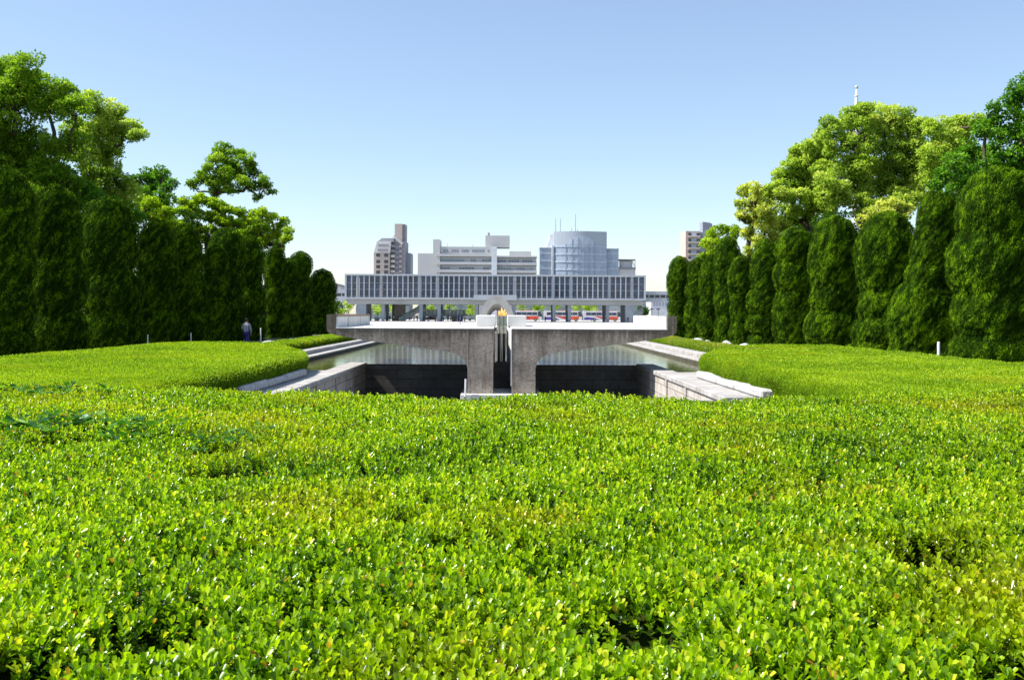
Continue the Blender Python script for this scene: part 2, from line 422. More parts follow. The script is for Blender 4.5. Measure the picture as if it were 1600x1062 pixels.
# ------------------------------------------------------------------ ground, paths, pond, plaza (structure)
WX, KX = 5.7, 8.5            # half widths of the sunken court and of the pond
Y0, YC, YW, YP = 26.0, 37.0, 43.2, 104.0
CZ, WZ, FZ, FL = -2.10, -2.17, -3.05, -3.75
# ground sheet with a rectangular hole where pond and court lie
xs = [-1500, -200, -60, -9.6, 9.6, 60, 200, 1500]
ys = [-60, 0, Y0-0.5, 60, YP+0.6, 120, 280, 500, 1200, 4000]
gv = [(x, y, gz(y)) for y in ys for x in xs]
gf = []
for j in range(len(ys)-1):
    for i in range(len(xs)-1):
        if xs[i] == -9.6 and ys[j] >= Y0-0.5 and ys[j+1] <= YP+0.6: continue
        a = j*len(xs)+i; gf.append((a, a+1, a+1+len(xs), a+len(xs)))
g = MB(); g.add(gv, gf); tag(g.build('ground', M['soil']), kind='structure')
p_ = MB()
py = [118, 200, 280, 520]
for a, b in zip(py[:-1], py[1:]):
    p_.add([(-85, a, gz(a)+.02), (85, a, gz(a)+.02), (85, b, gz(b)+.02), (-85, b, gz(b)+.02)], [(0, 1, 2, 3)])
p_.add([(-12, YP+.6, gz(YP)+.02), (12, YP+.6, gz(YP)+.02), (12, 118, gz(118)+.02), (-12, 118, gz(118)+.02)], [(0, 1, 2, 3)])
tag(p_.build('plaza_paving', M['paving']), kind='structure')
for sx_, nm in ((-1, 'path'),):
    q = MB(); x0, x1 = sorted((sx_*15.2, sx_*17.0))
    q.add([(x0, 5, GZ+.012), (x1, 5, GZ+.012), (x1, 118, GZ+.012), (x0, 118, GZ+.012)], [(0, 1, 2, 3)])
    tag(q.build(nm, M['asphalt']), kind='structure')
w = MB()
w.add([(-KX, YW-.0, WZ), (KX, YW, WZ), (KX, YP, WZ), (-KX, YP, WZ)], [(0, 1, 2, 3)])
for s_ in (-1, 1):
    x0, x1 = sorted((s_*6.38, s_*KX))
    w.add([(x0, YC, WZ), (x1, YC, WZ), (x1, YW, WZ), (x0, YW, WZ)], [(0, 1, 2, 3)])
tag(w.build('pond_water', M['water']), kind='structure')
fl = MB(); fl.add([(-WX-.1, Y0, FL), (WX+.1, Y0, FL), (WX+.1, YW+.2, FL), (-WX-.1, YW+.2, FL)], [(0, 1, 2, 3)])
tag(fl.build('court_floor', noisy('court_floor', (0.14, 0.13, 0.12), (0.24, 0.22, 0.2), 1.0, 0.9)), kind='structure')

# stepped granite kerbs along the pond
KERB_DARK = noisy('kerb_dark', (.035, .035, .025), (.09, .085, .06), 3, .8, .3)
for s_, side in ((-1, 'left'), (1, 'right')):
    k = MB()
    x = lambda a, b: sorted((s_*a, s_*b))
    k.box(*x(KX, 9.0), YC, YP, -2.6, -1.98, bev=.015)
    k.box(*x(9.035, 9.62), YC, YP, -2.6, -1.80, bev=.02)
    k.box(*x(KX-.004, KX+.02), YC+.01, YP, -2.3, -2.04, m=1); k.box(*x(9.0, 9.034), YC, YP, -2.6, -2.03, m=1)  # darker strips on the lower kerb face and in the gap between steps
    k.box(*x(6.953, 9.62), Y0, YC-.003, -2.6, -2.09)
    tag(k.build('pond_kerb', [M['granite'], KERB_DARK]), kind='structure')
k = MB(); k.box(-9.6, 9.6, YP, YP+.6, -2.6, -1.95, bev=.02); tag(k.build('pond_kerb', M['granite']), kind='structure')

# retaining walls of the sunken court
for s_, lab in ((-1, 'shaded stone retaining wall with pale coping on the left side of the sunken court'),
                (1, 'sunlit pale stone retaining wall with coping on the right side of the sunken court')):
    r_ = root('retaining_wall', lab, 'wall', (s_*WX, 35, FL), 'retaining walls of the sunken court')
    b = MB(); x0, x1 = sorted((s_*(WX+.02), s_*6.3)); b.box(x0, x1, Y0, YW, FL-.05, CZ-.16)
    for yy in (31.5, 35.2, 38.9): 
        x0, x1 = sorted((s_*(WX-.03), s_*(WX+.02))); b.box(x0, x1, yy, yy+.28, FL-.04, CZ-.163)
    b.build('masonry', M['ashlar_y'], r_)
    b = MB(); x0, x1 = sorted((s_*(WX-.05), s_*6.38)); b.box(x0, x1, YC, YW-.2, CZ-.157, CZ, bev=.02)
    x0, x1 = sorted((s_*(WX-.05), s_*6.945)); b.box(x0, x1, Y0, YC-.003, CZ-.157, CZ, bev=.02)
    b.build('coping', M['granite'], r_)
r_ = root('weir_wall', 'wet stone wall with painted-in shade below the pond edge behind the flame monument', 'wall', (0, YW+.1, FL))
bx(-6.3, 6.3, YW+.003, YW+.35, FL-.05, WZ-.05).build('masonry', M['ashlar_x_shaded'], r_)
bx(-6.3, 6.3, YW-.03, YW+.37, WZ-.047, WZ-.004, bev=.008).build('weir_edge', noisy('wet_stone', (0.02, 0.02, 0.02), (0.05, 0.05, 0.05), 3, 0.2), r_)

for s_, lr in ((-1, 'left'), (1, 'right')):
    yy = 33.7
    names = ['farthest', 'middle', 'nearest visible']
    for i in range(3):
        ln = (3.1, 2.3, 3.0)[i]
        b = MB(); x0, x1 = sorted((s_*(6.40+.015*i), s_*6.90))
        b.box(x0, x1, yy-ln+.05, yy, CZ+.003, CZ+(.23, .21, .24)[i], bev=.05)
        o = b.build('kerb_stone', M['granite_blk'], loc=((x0+x1)/2, yy-ln/2, CZ), smooth=False)
        tag(o, f'{names[i]} of the granite kerb stones laid below the clipped hedge {lr} of the court', 'kerb stone', group='granite kerb stones beside the court')
        yy -= ln

# ------------------------------------------------------------------ flame monument
DY0, DY1 = 38.0, 47.4
fm = root('flame_monument', 'weathered concrete monument with two cantilevered arms and bright white deck', 'monument', (0, 40, FZ))
def arm_poly(s_, inner, hgt=0.0):
    pts = [(6.50, -.08), (6.50, -.62), (6.46, -.72), (6.36, -.79), (6.1, -.86), (5.2, -1.02), (4.0, -1.18), (3.0, -1.32), (2.2, -1.42), (1.85, -1.48),
           (1.62, -1.56), (1.44, -1.68), (1.32, -1.84), (1.26, -2.05), (1.26, FZ+.06), (inner, FZ+.06), (inner, -.60), (6.15, -.60), (6.15, -.08)]
    if s_ < 0:
        return [(-a, b) for a, b in pts]
    return [(a, b) for a, b in pts][::-1]
for s_, (i0, i1) in ((-1, (.31, .31)), (1, (.38, .26))):
    b = MB(); b.prism_y(arm_poly(s_, i0), DY0, DY1, poly2=arm_poly(s_, i1)); o = b.build('cantilever_arm', M['old_concrete'], fm)
    b = MB()                                     # white lining slab: top of the deck + inner face of the parapet
    a0, a1 = sorted((s_*(.30 if s_ < 0 else .36), s_*6.148))
    b.box(a0, a1, DY0+.0 - .012, DY1, -.597, -.565, bev=.006)
    b.build('deck_surface', M['white_concrete'], fm)
    b = MB(); a0, a1 = sorted((s_*6.10, s_*6.147)); b.box(a0, a1, DY0+.02, DY1, -.562, -.17 if s_ < 0 else -.09)
    pm = b.build('parapet_lining', M['white_concrete'], fm)
    if s_ < 0:
        b = MB(); a0, a1 = sorted((s_*6.09, s_*6.147)); b.box(a0, a1, DY0+.02, DY1, -.168, -.085)
        for yy in (40.6, 44.1): b.box(-6.1, -6.085, yy, yy+.02, -.56, -.17)
        b.build('rusty_edge', M['rust'], fm)
    b = MB(); px0, px1 = ((743.8, 774.5) if s_ < 0 else (793, 822.5))
    b.box((px0-784)*42.8/F, (px1-784)*42.8/F, 42.8, 47.3, -.563, -.10, bev=.02)
    b.build('slot_parapet', M['white_concrete'], fm)
b = MB(); b.prism_z([(.352, DY0-.012), (.377, DY0-.012), (.256, DY1), (.232, DY1)], -2.7, -.60); b.build('slot_lining', M['white_concrete'], fm)
b = MB(); b.box(-1.5, 1.45, 37.55, YW-.05, FL-.02, FZ+.058, bev=.01)
b.build('plinth', M['white_concrete'], fm)
b = MB(); b.box(-1.262, -1.248, DY0-.006, DY0+.004, -2.0, -.62); b.build('joint', plain('joint_mortar', (.42, .38, .33), .9), fm)
# burner inside the slot
br_ = root('flame_burner', 'bronze gas burner on dark pipes standing in the slot of the monument', 'burner', (0, 41, FZ))
Dq = 41.0
X = lambda px: (px-784)*Dq/F
Zc = lambda py_: (489-py_)*Dq/F
b = MB(); b.box(X(776), X(791.5), Dq-.2, Dq+.2, Zc(508), Zc(493), bev=.01)
for xx in (780.5, 786.8): b.box(X(xx)-.008, X(xx)+.008, Dq-.206, Dq-.2, Zc(508)+.01, Zc(493)-.01, m=1)
b.build('burner_head', [M['bronze'], M['dark_metal']], br_)
b = MB(); b.box(X(776.6), X(791), Dq-.19, Dq+.19, Zc(521), Zc(508)-.002, bev=.01)
for xx in (780.5, 786.8): b.box(X(xx)-.008, X(xx)+.008, Dq-.196, Dq-.19, Zc(521)+.01, Zc(508)-.01, m=1)
b.build('burner_collar', [M['brass'], M['dark_metal']], br_)
for xx, rr, mm in ((779.8, .058, 'dark_metal'), (783.8, .032, 'steel'), (787.8, .058, 'dark_metal')):
    b = MB(); b.tube([(X(xx), Dq, Zc(565)), (X(xx), Dq, Zc(520))], rr, 12, 0); b.build('pipe', M[mm], br_, smooth=False)
b = MB(); b.box(X(776), X(791.8), Dq-.2, Dq+.2, Zc(566), Zc(564.3)); b.build('flange', M['dark_metal'], br_)
b = MB(); b.box(X(771.9), X(795.5), Dq-.32, Dq+.5, FZ+.06, Zc(566)-.002, bev=.015); b.build('pedestal', noisy('pedestal_stone', (.05, .045, .04), (.10, .09, .085), 3, .6), br_)

def flame_mat():
    m, nt, out = newmat('gas_flame'); L = nt.links.new
    at = N(nt, 'ShaderNodeNewGeometry'); sp = N(nt, 'ShaderNodeSeparateXYZ'); L(at.outputs['Position'], sp.inputs[0])
    mr = N(nt, 'ShaderNodeMapRange'); mr.inputs[1].default_value = -.14; mr.inputs[2].default_value = .2; L(sp.outputs[2], mr.inputs[0])
    n = N(nt, 'ShaderNodeTexNoise'); n.inputs['Scale'].default_value = 9; L(at.outputs['Position'], n.inputs['Vector'])
    ad = N(nt, 'ShaderNodeMath', operation='ADD'); L(mr.outputs[0], ad.inputs[0]); L(n.outputs['Fac'], ad.inputs[1])
    r = ramp(nt, [(0.35, (1.0, .22, .04)), (.75, (1, .42, .08)), (1.0, (1, .65, .25))]); L(ad.outputs[0], r.inputs[0])
    e = N(nt, 'ShaderNodeEmission'); e.inputs[1].default_value = .75; L(r.outputs[0], e.inputs[0])
    tr = N(nt, 'ShaderNodeBsdfTransparent'); mx = N(nt, 'ShaderNodeMixShader'); mx.inputs[0].default_value = .8
    L(tr.outputs[0], mx.inputs[1]); L(e.outputs[0], mx.inputs[2]); L(mx.outputs[0], out.inputs[0]); return m
FM = flame_mat()
b = MB()
for (x0, hgt, r0, lean) in ((780.5, .24, .055, -.03), (783.5, .36, .07, .02), (787, .28, .06, .05), (789.5, .18, .045, .06), (785, .22, .08, 0)):
    pts, rr = [], []
    for t in np.linspace(0, 1, 9):
        pts.append((X(x0)+lean*t*t+.012*sin(t*7+x0), Dq+.03*sin(x0), Zc(493)-.01+hgt*t)); rr.append(r0*(sin(pi*min(1, .18+t*.82))**.8)*(1.05-t*.6)+.002)
    b.tube(pts, rr, 10)
tag(b.build('flame', FM, loc=(0, Dq, Zc(493)), smooth=True), 'small orange flame burning on top of the bronze burner', 'flame')
b = MB(); b.tube([(*P(727, 617, 37.5)[:2], FL), tuple(P(727.6, 592, 37.5))], .035, 8); tag(b.build('slim_post', M['white_paint'], loc=(*P(727, 617, 37.5)[:2], FZ)), 'slim pale post standing in the sunken court left of the monument pillar', 'post', 'slim pale posts')

# ------------------------------------------------------------------ cenotaph arch
ar = root('cenotaph_arch', 'grey concrete saddle shaped arch far behind the flame', 'arch', (-.55, 112, GZ))
def arch_section(y, s, open_=1.0):
    cx = -.55; pts_o, pts_i = [], []
    n = 20
    for i in range(n+1):
        th = pi*i/n
        zo = GZ + (1.90-GZ)*s*(sin(th)**.85 if 0 < i < n else 0)
        xo = cx - 2.15*s*cos(th)*(1 - .12*sin(th))
        zi = GZ + (1.02-GZ)*s*open_*(sin(th)**.8 if 0 < i < n else 0)
        xi = cx - 1.42*s*cos(th)*(1-.14*sin(th))
        pts_o.append((xo, y, zo)); pts_i.append((xi, y, zi))
    return pts_o, pts_i
secs = [arch_section(110+7*t, 1.0 - .22*sin(pi*t)) for t in np.linspace(0, 1, 9)]
b = MB(); V = []; n = 21
for po, pi_ in secs: V += po + pi_
fs = []
for j in range(len(secs)-1):
    for i in range(n-1):
        a = j*2*n+i; c = (j+1)*2*n+i
        fs.append((a, a+1, c+1, c)); fs.append((a+n, c+n, c+n+1, a+n+1))
for j in (0, len(secs)-1):
    for i in range(n-1):
        a = j*2*n+i; fs.append((a, a+n, a+n+1, a+1) if j == 0 else (a, a+1, a+n+1, a+n))
b.add(V, fs); b.build('vault', noisy('arch_concrete', (.50, .475, .44), (.62, .59, .55), 1.5, .8, .1), ar)
b = MB(); b.box(-2.0, .9, 112.5, 114.6, GZ, GZ+.55, bev=.05); b.build('stone_chest', M['granite_blk'], ar)
b = MB(); b.box(-5, 3.9, 106.5, 119, GZ-.02, GZ+.12, bev=.02); b.build('platform', M['granite_blk'], ar)

# ------------------------------------------------------------------ posts
def px_post(px, ytop, D, h, r, label, mat='white_paint'):
    p = P(px, ytop, D); b = MB(); b.tube([(p[0], D, GZ), (p[0], D, p[2])], r, 8); b.ball((p[0], D, p[2]), (r*1.05, r*1.05, r*.6), 8)
    tag(b.build('slim_post', M[mat], loc=(p[0], D, GZ)), label, 'post', 'slim pale posts')
px_post(231, 523, 44, 0, .02, 'slim pale post at the foot of the third dark topiary column on the left')
px_post(298.5, 520, 53, 0, .022, 'slim pale post in front of the fifth dark topiary column on the left')
px_post(407.5, 513, 66, 0, .04, 'slim white post just right of the walking person')
px_post(1466.5, 535, 36.5, 0, .05, 'white post beside the tall topiary on the right path edge')

# ------------------------------------------------------------------ boulders
def boulder(px, pyb, wpx, hpx, D, seed, label):
    r = np.random.default_rng(seed); c = P(px, pyb, D); c[2] = GZ
    R = wpx*D/F/2; Hh = (P(px, pyb-hpx, D)[2]-GZ)
    n, m = 20, 10; V = []
    for i in range(m+1):
        ph = -pi/2*0.3 + (pi/2*1.3)*i/m
        for k in range(n):
            th = 2*pi*k/n
            V.append((cos(ph)*cos(th), cos(ph)*sin(th), sin(ph)))
    V = np.array(V); nz = vnoise(V*1.4+seed, 1.0, seed)*.5 + vnoise(V*3+seed, 1.0, seed+1)*.25
    V = V*(.75+nz[:, None]*.5)
    V = V*np.array([R, R*.9, Hh*1.02/V[:, 2].max()]) + c
    fs = np.array([(i*n+k, i*n+(k+1) % n, (i+1)*n+(k+1) % n, (i+1)*n+k) for i in range(m) for k in range(n)])
    o = np_obj('boulder', V, fs, M['boulder'], loc=c, smooth=True)
    tag(o, label, 'boulder', 'pale boulders along the topiary beds')
for (px, pyb, wp, hp, lab) in ((424, 538, 40, 6, 'wide pale grey boulder right of the walking person'), (455, 534, 15, 6, 'small grey boulder at the foot of the left topiary row, beside the wide one'),
                               (477, 532, 14, 6, 'second small grey boulder at the foot of the left topiary row'), (501, 529, 13, 5, 'farthest small boulder on the left, just before the monument arm'),
                               (1049, 531, 8, 4, 'tiny white boulder right beside the monument arm end'), (1066, 533, 11, 5, 'second white boulder from the monument along the right hedge'),
                               (1091, 536, 19, 8, 'rounded white boulder third from the monument on the right'), (1105, 537, 13, 6, 'white boulder touching the third one along the right hedge'),
                               (1136, 541, 19, 9, 'white boulder before the fifth topiary from the right row end'), (1163, 546, 24, 10, 'broad white boulder under the leafy overhang on the right')):
    D = abs(15.2*F/(px-VX)); boulder(px, pyb, wp, hp, D, px, lab)

# ------------------------------------------------------------------ clipped hedges
def rrect(x0, x1, y0, y1, R, n=7):
    """counter-clockwise rounded rectangle, R = (r at x0y0, x1y0, x1y1, x0y1)"""
    if np.isscalar(R): R = (R,)*4
    pts = []
    for (cx, cy, r, a0) in ((x0+R[0], y0+R[0], R[0], pi), (x1-R[1], y0+R[1], R[1], 1.5*pi), (x1-R[2], y1-R[2], R[2], 0), (x0+R[3], y1-R[3], R[3], .5*pi)):
        for i in range(n):
            a = a0+(pi/2)*i/(n-1); pts.append((cx+r*cos(a), cy+r*sin(a)))
    out = []
    for i in range(len(pts)):                 # subdivide long edges
        a = np.array(pts[i]); b_ = np.array(pts[(i+1) % len(pts)]); d = np.linalg.norm(b_-a); k = max(1, int(d/.5))
        for j in range(k): out.append(a+(b_-a)*j/k)
    return np.array(out)

def clipped_hedge(name, label, cat, outline, zb, zt, r, dens, lsize, leafmat, rough=.05, tfun=None, group=None, seed=1, ridge=0.0):
    rg = np.random.default_rng(seed)
    n = len(outline); c = outline.mean(0)
    nx = np.roll(outline, -1, 0)-np.roll(outline, 1, 0); nn = unit(np.stack([nx[:, 1], -nx[:, 0]], 1))   # outward normals
    rings = []
    for ins, z in [(r*.35, zb), (r*.12, zb+(zt-zb)*.35), (0, zb+(zt-zb)*.6)] + [(r*(1-cos(a)), zt-r+r*sin(a)) for a in np.linspace(.25, pi/2, 5)]:
        rings.append(np.column_stack([outline-nn*ins, np.full(n, z)]))
    # top interior: shrink towards the spine
    spine_x = c[0]; half = (outline[:, 0].max()-outline[:, 0].min())/2
    last = rings[-1]
    ymin, ymax = last[:, 1].min()+half*.7, last[:, 1].max()-half*.7
    target = np.column_stack([np.full(n, spine_x), np.clip(last[:, 1], min(ymin, ymax), max(ymin, ymax)), np.full(n, zt)])
    for t in np.linspace(.12, 1, 8): rings.append(last*(1-t)+target*t)
    V = np.concatenate(rings); 
    bump = (vnoise(V, 1.1, seed)-.5)*rough*1.3 + (vnoise(V, 3.1, seed+3)-.5)*rough
    V[:, 2] += bump*(V[:, 2] > zb+.05); 
    side = np.clip((zt-.12-V[:, 2])/.2, 0, 1)*(V[:, 1] < 34)
    V[:, 0] -= np.sign(c[0])*side*0 - np.sign(c[0])*(np.abs(V[:, 0]) < 9)*side*ridge*(.5+.5*np.sin(V[:, 1]*2.6+np.sin(V[:, 1]*.9)*2))**2
    if tfun is not None: V[:, 2] += tfun(V)*((V[:, 2]-zb)/(zt-zb)).clip(0, 1)
    Q = np.array([(k*n+i, k*n+(i+1) % n, (k+1)*n+(i+1) % n, (k+1)*n+i) for k in range(len(rings)-1) for i in range(n)])
    T = quads_to_tris(Q)
    o = root(name, label, cat, (c[0], c[1], zb), group)
    np_obj('branches', V-np.array([0, 0, .05]), Q, M['clip_core'] if name != 'box_hedge' else M['hedge_core'], o, smooth=True)
    d = dens(V[T].mean(1)) if callable(dens) else dens
    p, nr = sample_tris(V, T, d, rg)
    dirv = unit(nr*.9 + np.array([0, 0, .55]) + rdir(len(p), rg)*.75)
    ls = lsize(p) if callable(lsize) else np.full(len(p), lsize)
    ls = ls*rg.uniform(.7, 1.3, len(p))
    p = p + nr*(rg.uniform(-.06, .012, len(p)))[:, None]
    Vl, Fl, k = leaves(p, dirv, rdir(len(p), rg), ls, ls*.55)
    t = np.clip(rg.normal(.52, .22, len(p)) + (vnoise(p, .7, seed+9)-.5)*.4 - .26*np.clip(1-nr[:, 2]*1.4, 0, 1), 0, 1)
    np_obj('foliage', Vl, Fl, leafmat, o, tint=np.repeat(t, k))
    return o

def hedge_plan(s_):
    key = [(6.6, 12.5), (6.52, 20), (6.52, 33.0), (6.62, 34.5), (7.05, 36.2), (7.95, 38.9), (9.0, 42.0), (9.9, 44.6), (11.2, 46.2), (13.2, 46.8), (14.4, 46.2), (15.0, 44.5), (15.1, 30), (15.1, 12.5)]
    key = [np.array((s_*a, b_)) for a, b_ in key]
    if s_ < 0: key = [k_+np.array([.2, .3]) if 6.9 < abs(k_[0]) < 9.5 else k_ for k_ in key]
    if s_ > 0: key = key[::-1]
    out = []
    for i in range(len(key)):
        a, b_ = key[i], key[(i+1) % len(key)]; k = max(1, int(np.linalg.norm(b_-a)/.4))
        for j in range(k): out.append(a+(b_-a)*j/k)
    out = np.array(out)[::-1]
    for _ in range(3): out = (np.roll(out, 1, 0)+2*out+np.roll(out, -1, 0))/4
    A = .5*np.sum(out[:, 0]*np.roll(out[:, 1], -1)-np.roll(out[:, 0], -1)*out[:, 1])
    return out if A > 0 else out[::-1]
def mid_d(c): return np.where(c[:, 1] < 17, 60, np.clip(1500*(20/c[:, 1])**1.4, 350, 1500))
def mid_s(p): return .030*(p[:, 1]/20)**.75
clipped_hedge('clipped_hedge', 'bright clipped hedge with shaded inner face on the left of the pond', 'hedge', hedge_plan(-1), -2.12, -1.38, .32, mid_d, mid_s, M['clip_leaf'], group='broad clipped hedges flanking the court', seed=3)
clipped_hedge('clipped_hedge', 'broad clipped hedge with sunlit inner face on the right of the pond', 'hedge', hedge_plan(1), -2.12, -1.38, .32, mid_d, mid_s, M['clip_leaf'], rough=.1, ridge=.15, group='broad clipped hedges flanking the court', seed=4)
strip_d = lambda c: np.where(c[:, 1] > 75, 90, 420)
clipped_hedge('clipped_hedge', 'low narrow hedge strip between left pond kerb and topiary path', 'hedge', rrect(-10.9, -9.7, 44, 103, .4), -1.9, -1.40, .2, strip_d, .055, M['clip_leaf'], group='narrow hedge strips along the pond', seed=5)
clipped_hedge('clipped_hedge', 'low hedge strip with brown twigs showing between right pond kerb and boulders', 'hedge', rrect(9.65, 10.9, 40, 103, .4), -1.9, -1.43, .2, strip_d, .055, M['dry_leaf'], rough=.08, group='narrow hedge strips along the pond', seed=6)

# ------------------------------------------------------------------ foreground box hedge
GAPS = [(370, 728, .20), (1452, 838, .19), (1475, 872, .13), (1000, 952, .16), (235, 970, .12), (480, 900, .07), (850, 880, .05), (1130, 800, .06), (930, 790, .06), (1560, 1030, .08), (330, 700, .14), (625, 812, .07), (95, 690, .20), (1290, 735, .08), (700, 840, .06), (1330, 700, .07), (560, 790, .06), (1210, 1040, .05), (40, 1040, .10)]
GAPS = [(*P(a, b_, .87*F/(b_-489))[:2], r) for a, b_, r in GAPS]
def far_edge(x): return 10.85 + np.clip(np.abs(x)-2.2, 0, 5)*.35 + .10*np.sin(x*2.3) + .06*np.sin(x*6.1+1)
def hz(x, y):
    p = np.stack([x, y, x*0], 1)
    z = -.85 + (vnoise(p, .8, 1)-.5)*.09 + (vnoise(p, 2.6, 2)-.5)*.07 + (vnoise(p, 6.5, 3)-.5)*.035
    for gx, gy, r in GAPS: z -= .20*np.exp(-((x-gx)**2+((y-gy)*.8)**2)/(r*r))*(.6+.8*(vnoise(p, 7, 5)))
    d = far_edge(x)-y
    z -= .30*np.clip(1-d/.35, 0, 1)**2
    return z
def front_hedge():
    rg = np.random.default_rng(11)
    o = root('box_hedge', 'broad bright green box hedge filling the whole foreground', 'hedge', (0, 6, GZ))
    # woody core
    nx, ny = 130, 90
    xs = np.linspace(-10, 10, nx); V = []
    for j in range(ny):
        t = j/(ny-1); y = .6+(far_edge(xs)-.06-.6)*t
        V.append(np.stack([xs, y, hz(xs, y)-.10], 1))
    V.append(np.stack([xs, far_edge(xs)+.0, np.full(nx, GZ)], 1))
    V = np.concatenate(V); Q = np.array([(j*nx+i, j*nx+i+1, (j+1)*nx+i+1, (j+1)*nx+i) for j in range(ny) for i in range(nx-1)])
    np_obj('branches', V, Q, M['hedge_core'], o, smooth=True)
    # shoots
    n = 92000
    y = np.sqrt(rg.uniform(1.1**2, 12.7**2, n)); x = rg.uniform(-1, 1, n)*(.56*y+1.0)
    xo, yo = .56/1, 0
    keep = (y < far_edge(x)) & (rg.random(n) < np.where(y > 8, .8, 1))
    x, y = x[keep], y[keep]
    # front-weighted extra shoots near the camera
    m2 = 15000; y2 = rg.uniform(1.2, 4.5, m2); x2 = rg.uniform(-1, 1, m2)*(.56*y2+.8)
    x, y = np.concatenate([x, x2]), np.concatenate([y, y2])
    z = hz(x, y); n = len(x)
    dead = np.zeros(n)
    for gx, gy, r in GAPS: dead = np.maximum(dead, np.exp(-((x-gx)**2+((y-gy)*.8)**2)/(r*r*.9)))
    k = rg.random(n) > dead*1.25; x, y, z = x[k], y[k], z[k]; n = len(x)
    stem = unit(np.stack([rg.normal(0, .28, n), rg.normal(0, .28, n), np.ones(n)], 1))
    edge = np.clip(1-(far_edge(x)-y)/.3, 0, 1)
    stem = unit(stem + np.stack([0*x, edge*.8, 0*x], 1))
    Ls = rg.uniform(.045, .085, n); tone = rg.normal(0, .13, n)
    base = np.stack([x, y, z-.085], 1) + stem*rg.uniform(-.02, .025, n)[:, None]
    P_, D_, N_, L_, T_ = [], [], [], [], []
    phase = rg.uniform(0, 2*pi, n); reg = (vnoise(base, 1.3, 31)-.5)*.30 + (vnoise(base, 5.0, 33)-.5)*.22
    u = unit(np.cross(stem, np.array([.3, 1, .1]))); v = np.cross(stem, u)
    for wh in range(5):
        h = (wh+.6)/5
        for kk in range(2):
            th = phase + wh*1.57 + kk*pi + rg.normal(0, .3, n)
            rad = u*np.cos(th)[:, None]+v*np.sin(th)[:, None]
            el = .42+.75*h + rg.normal(0, .15, n)
            d = unit(rad*np.cos(el)[:, None]*1.0 + stem*np.sin(el)[:, None])
            P_.append(base+stem*(Ls*h*1.0)[:, None]); D_.append(d); N_.append(unit(stem*.9-rad*.35+rdir(n, rg)*.25))
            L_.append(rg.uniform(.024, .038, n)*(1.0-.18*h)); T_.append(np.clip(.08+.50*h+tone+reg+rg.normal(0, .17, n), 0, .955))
    P_, D_, N_, L_, T_ = map(np.concatenate, (P_, D_, N_, L_, T_))
    pn = vnoise(P_, 2.2, 21); sel = (rg.random(len(T_)) < .006+.05*(pn > .74)); T_[sel] = rg.uniform(.96, 1, sel.sum())
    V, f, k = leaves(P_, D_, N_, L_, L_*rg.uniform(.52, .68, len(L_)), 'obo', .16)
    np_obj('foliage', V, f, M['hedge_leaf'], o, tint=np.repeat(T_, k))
front_hedge()

def weed(px, py, rx, ry, nst, label, ls, seed):
    rg = np.random.default_rng(seed); D = .86*F/(py-489); c = P(px, py, D)
    o = root('broadleaf_weed', label, 'weed', (c[0], c[1], c[2]-.1), 'broad leaved weeds in the box hedge')
    P_, D_, N_, L_ = [], [], [], []
    for i in range(nst):
        x, y = c[0]+rg.normal(0, rx), c[1]+rg.normal(0, ry)
        z0 = float(hz(np.array([x]), np.array([y]))[0])-.07
        t = unit(np.array([rg.normal(0, .6), rg.normal(0, .5), 1.0])); h = rg.uniform(.07, .15)
        pts = [np.array([x, y, z0]), np.array([x, y, z0])+t*h*.5+[0, 0, .01], np.array([x, y, z0])+t*h]
        for j in range(rg.integers(3, 6)):
            a = rg.uniform(0, 2*pi); pp = pts[1]+(pts[2]-pts[1])*rg.uniform(0, 1)
            P_.append(pp); D_.append([cos(a), sin(a), rg.uniform(-.2, .5)]); N_.append([rg.normal(0, .25), rg.normal(0, .25), 1]); L_.append(ls*rg.uniform(.6, 1.25))
    P_, D_, N_, L_ = map(np.array, (P_, D_, N_, L_))
    V, f, k = leaves(P_, D_.astype(float), unit(N_.astype(float)), L_, L_*.75, 'obo', .15)
    t = np.clip(rg.normal(.5, .3, len(L_)), 0, 1)
    np_obj('foliage', V, f, M['weed_leaf'], o, tint=np.repeat(t, k))
weed(70, 668, .38, .24, 46, 'dark broad leaved weed sprawling over the hedge at the left frame edge', .085, 1)
weed(60, 616, .45, .25, 36, 'broad leaved weed on the far left end of the foreground hedge', .09, 2)
weed(350, 690, .16, .25, 34, 'small dark weed sprouting beside the hole in the foreground hedge', .05, 3)
weed(185, 680, .16, .22, 26, 'smaller leafy weed right of the sprawling left weed', .07, 4)

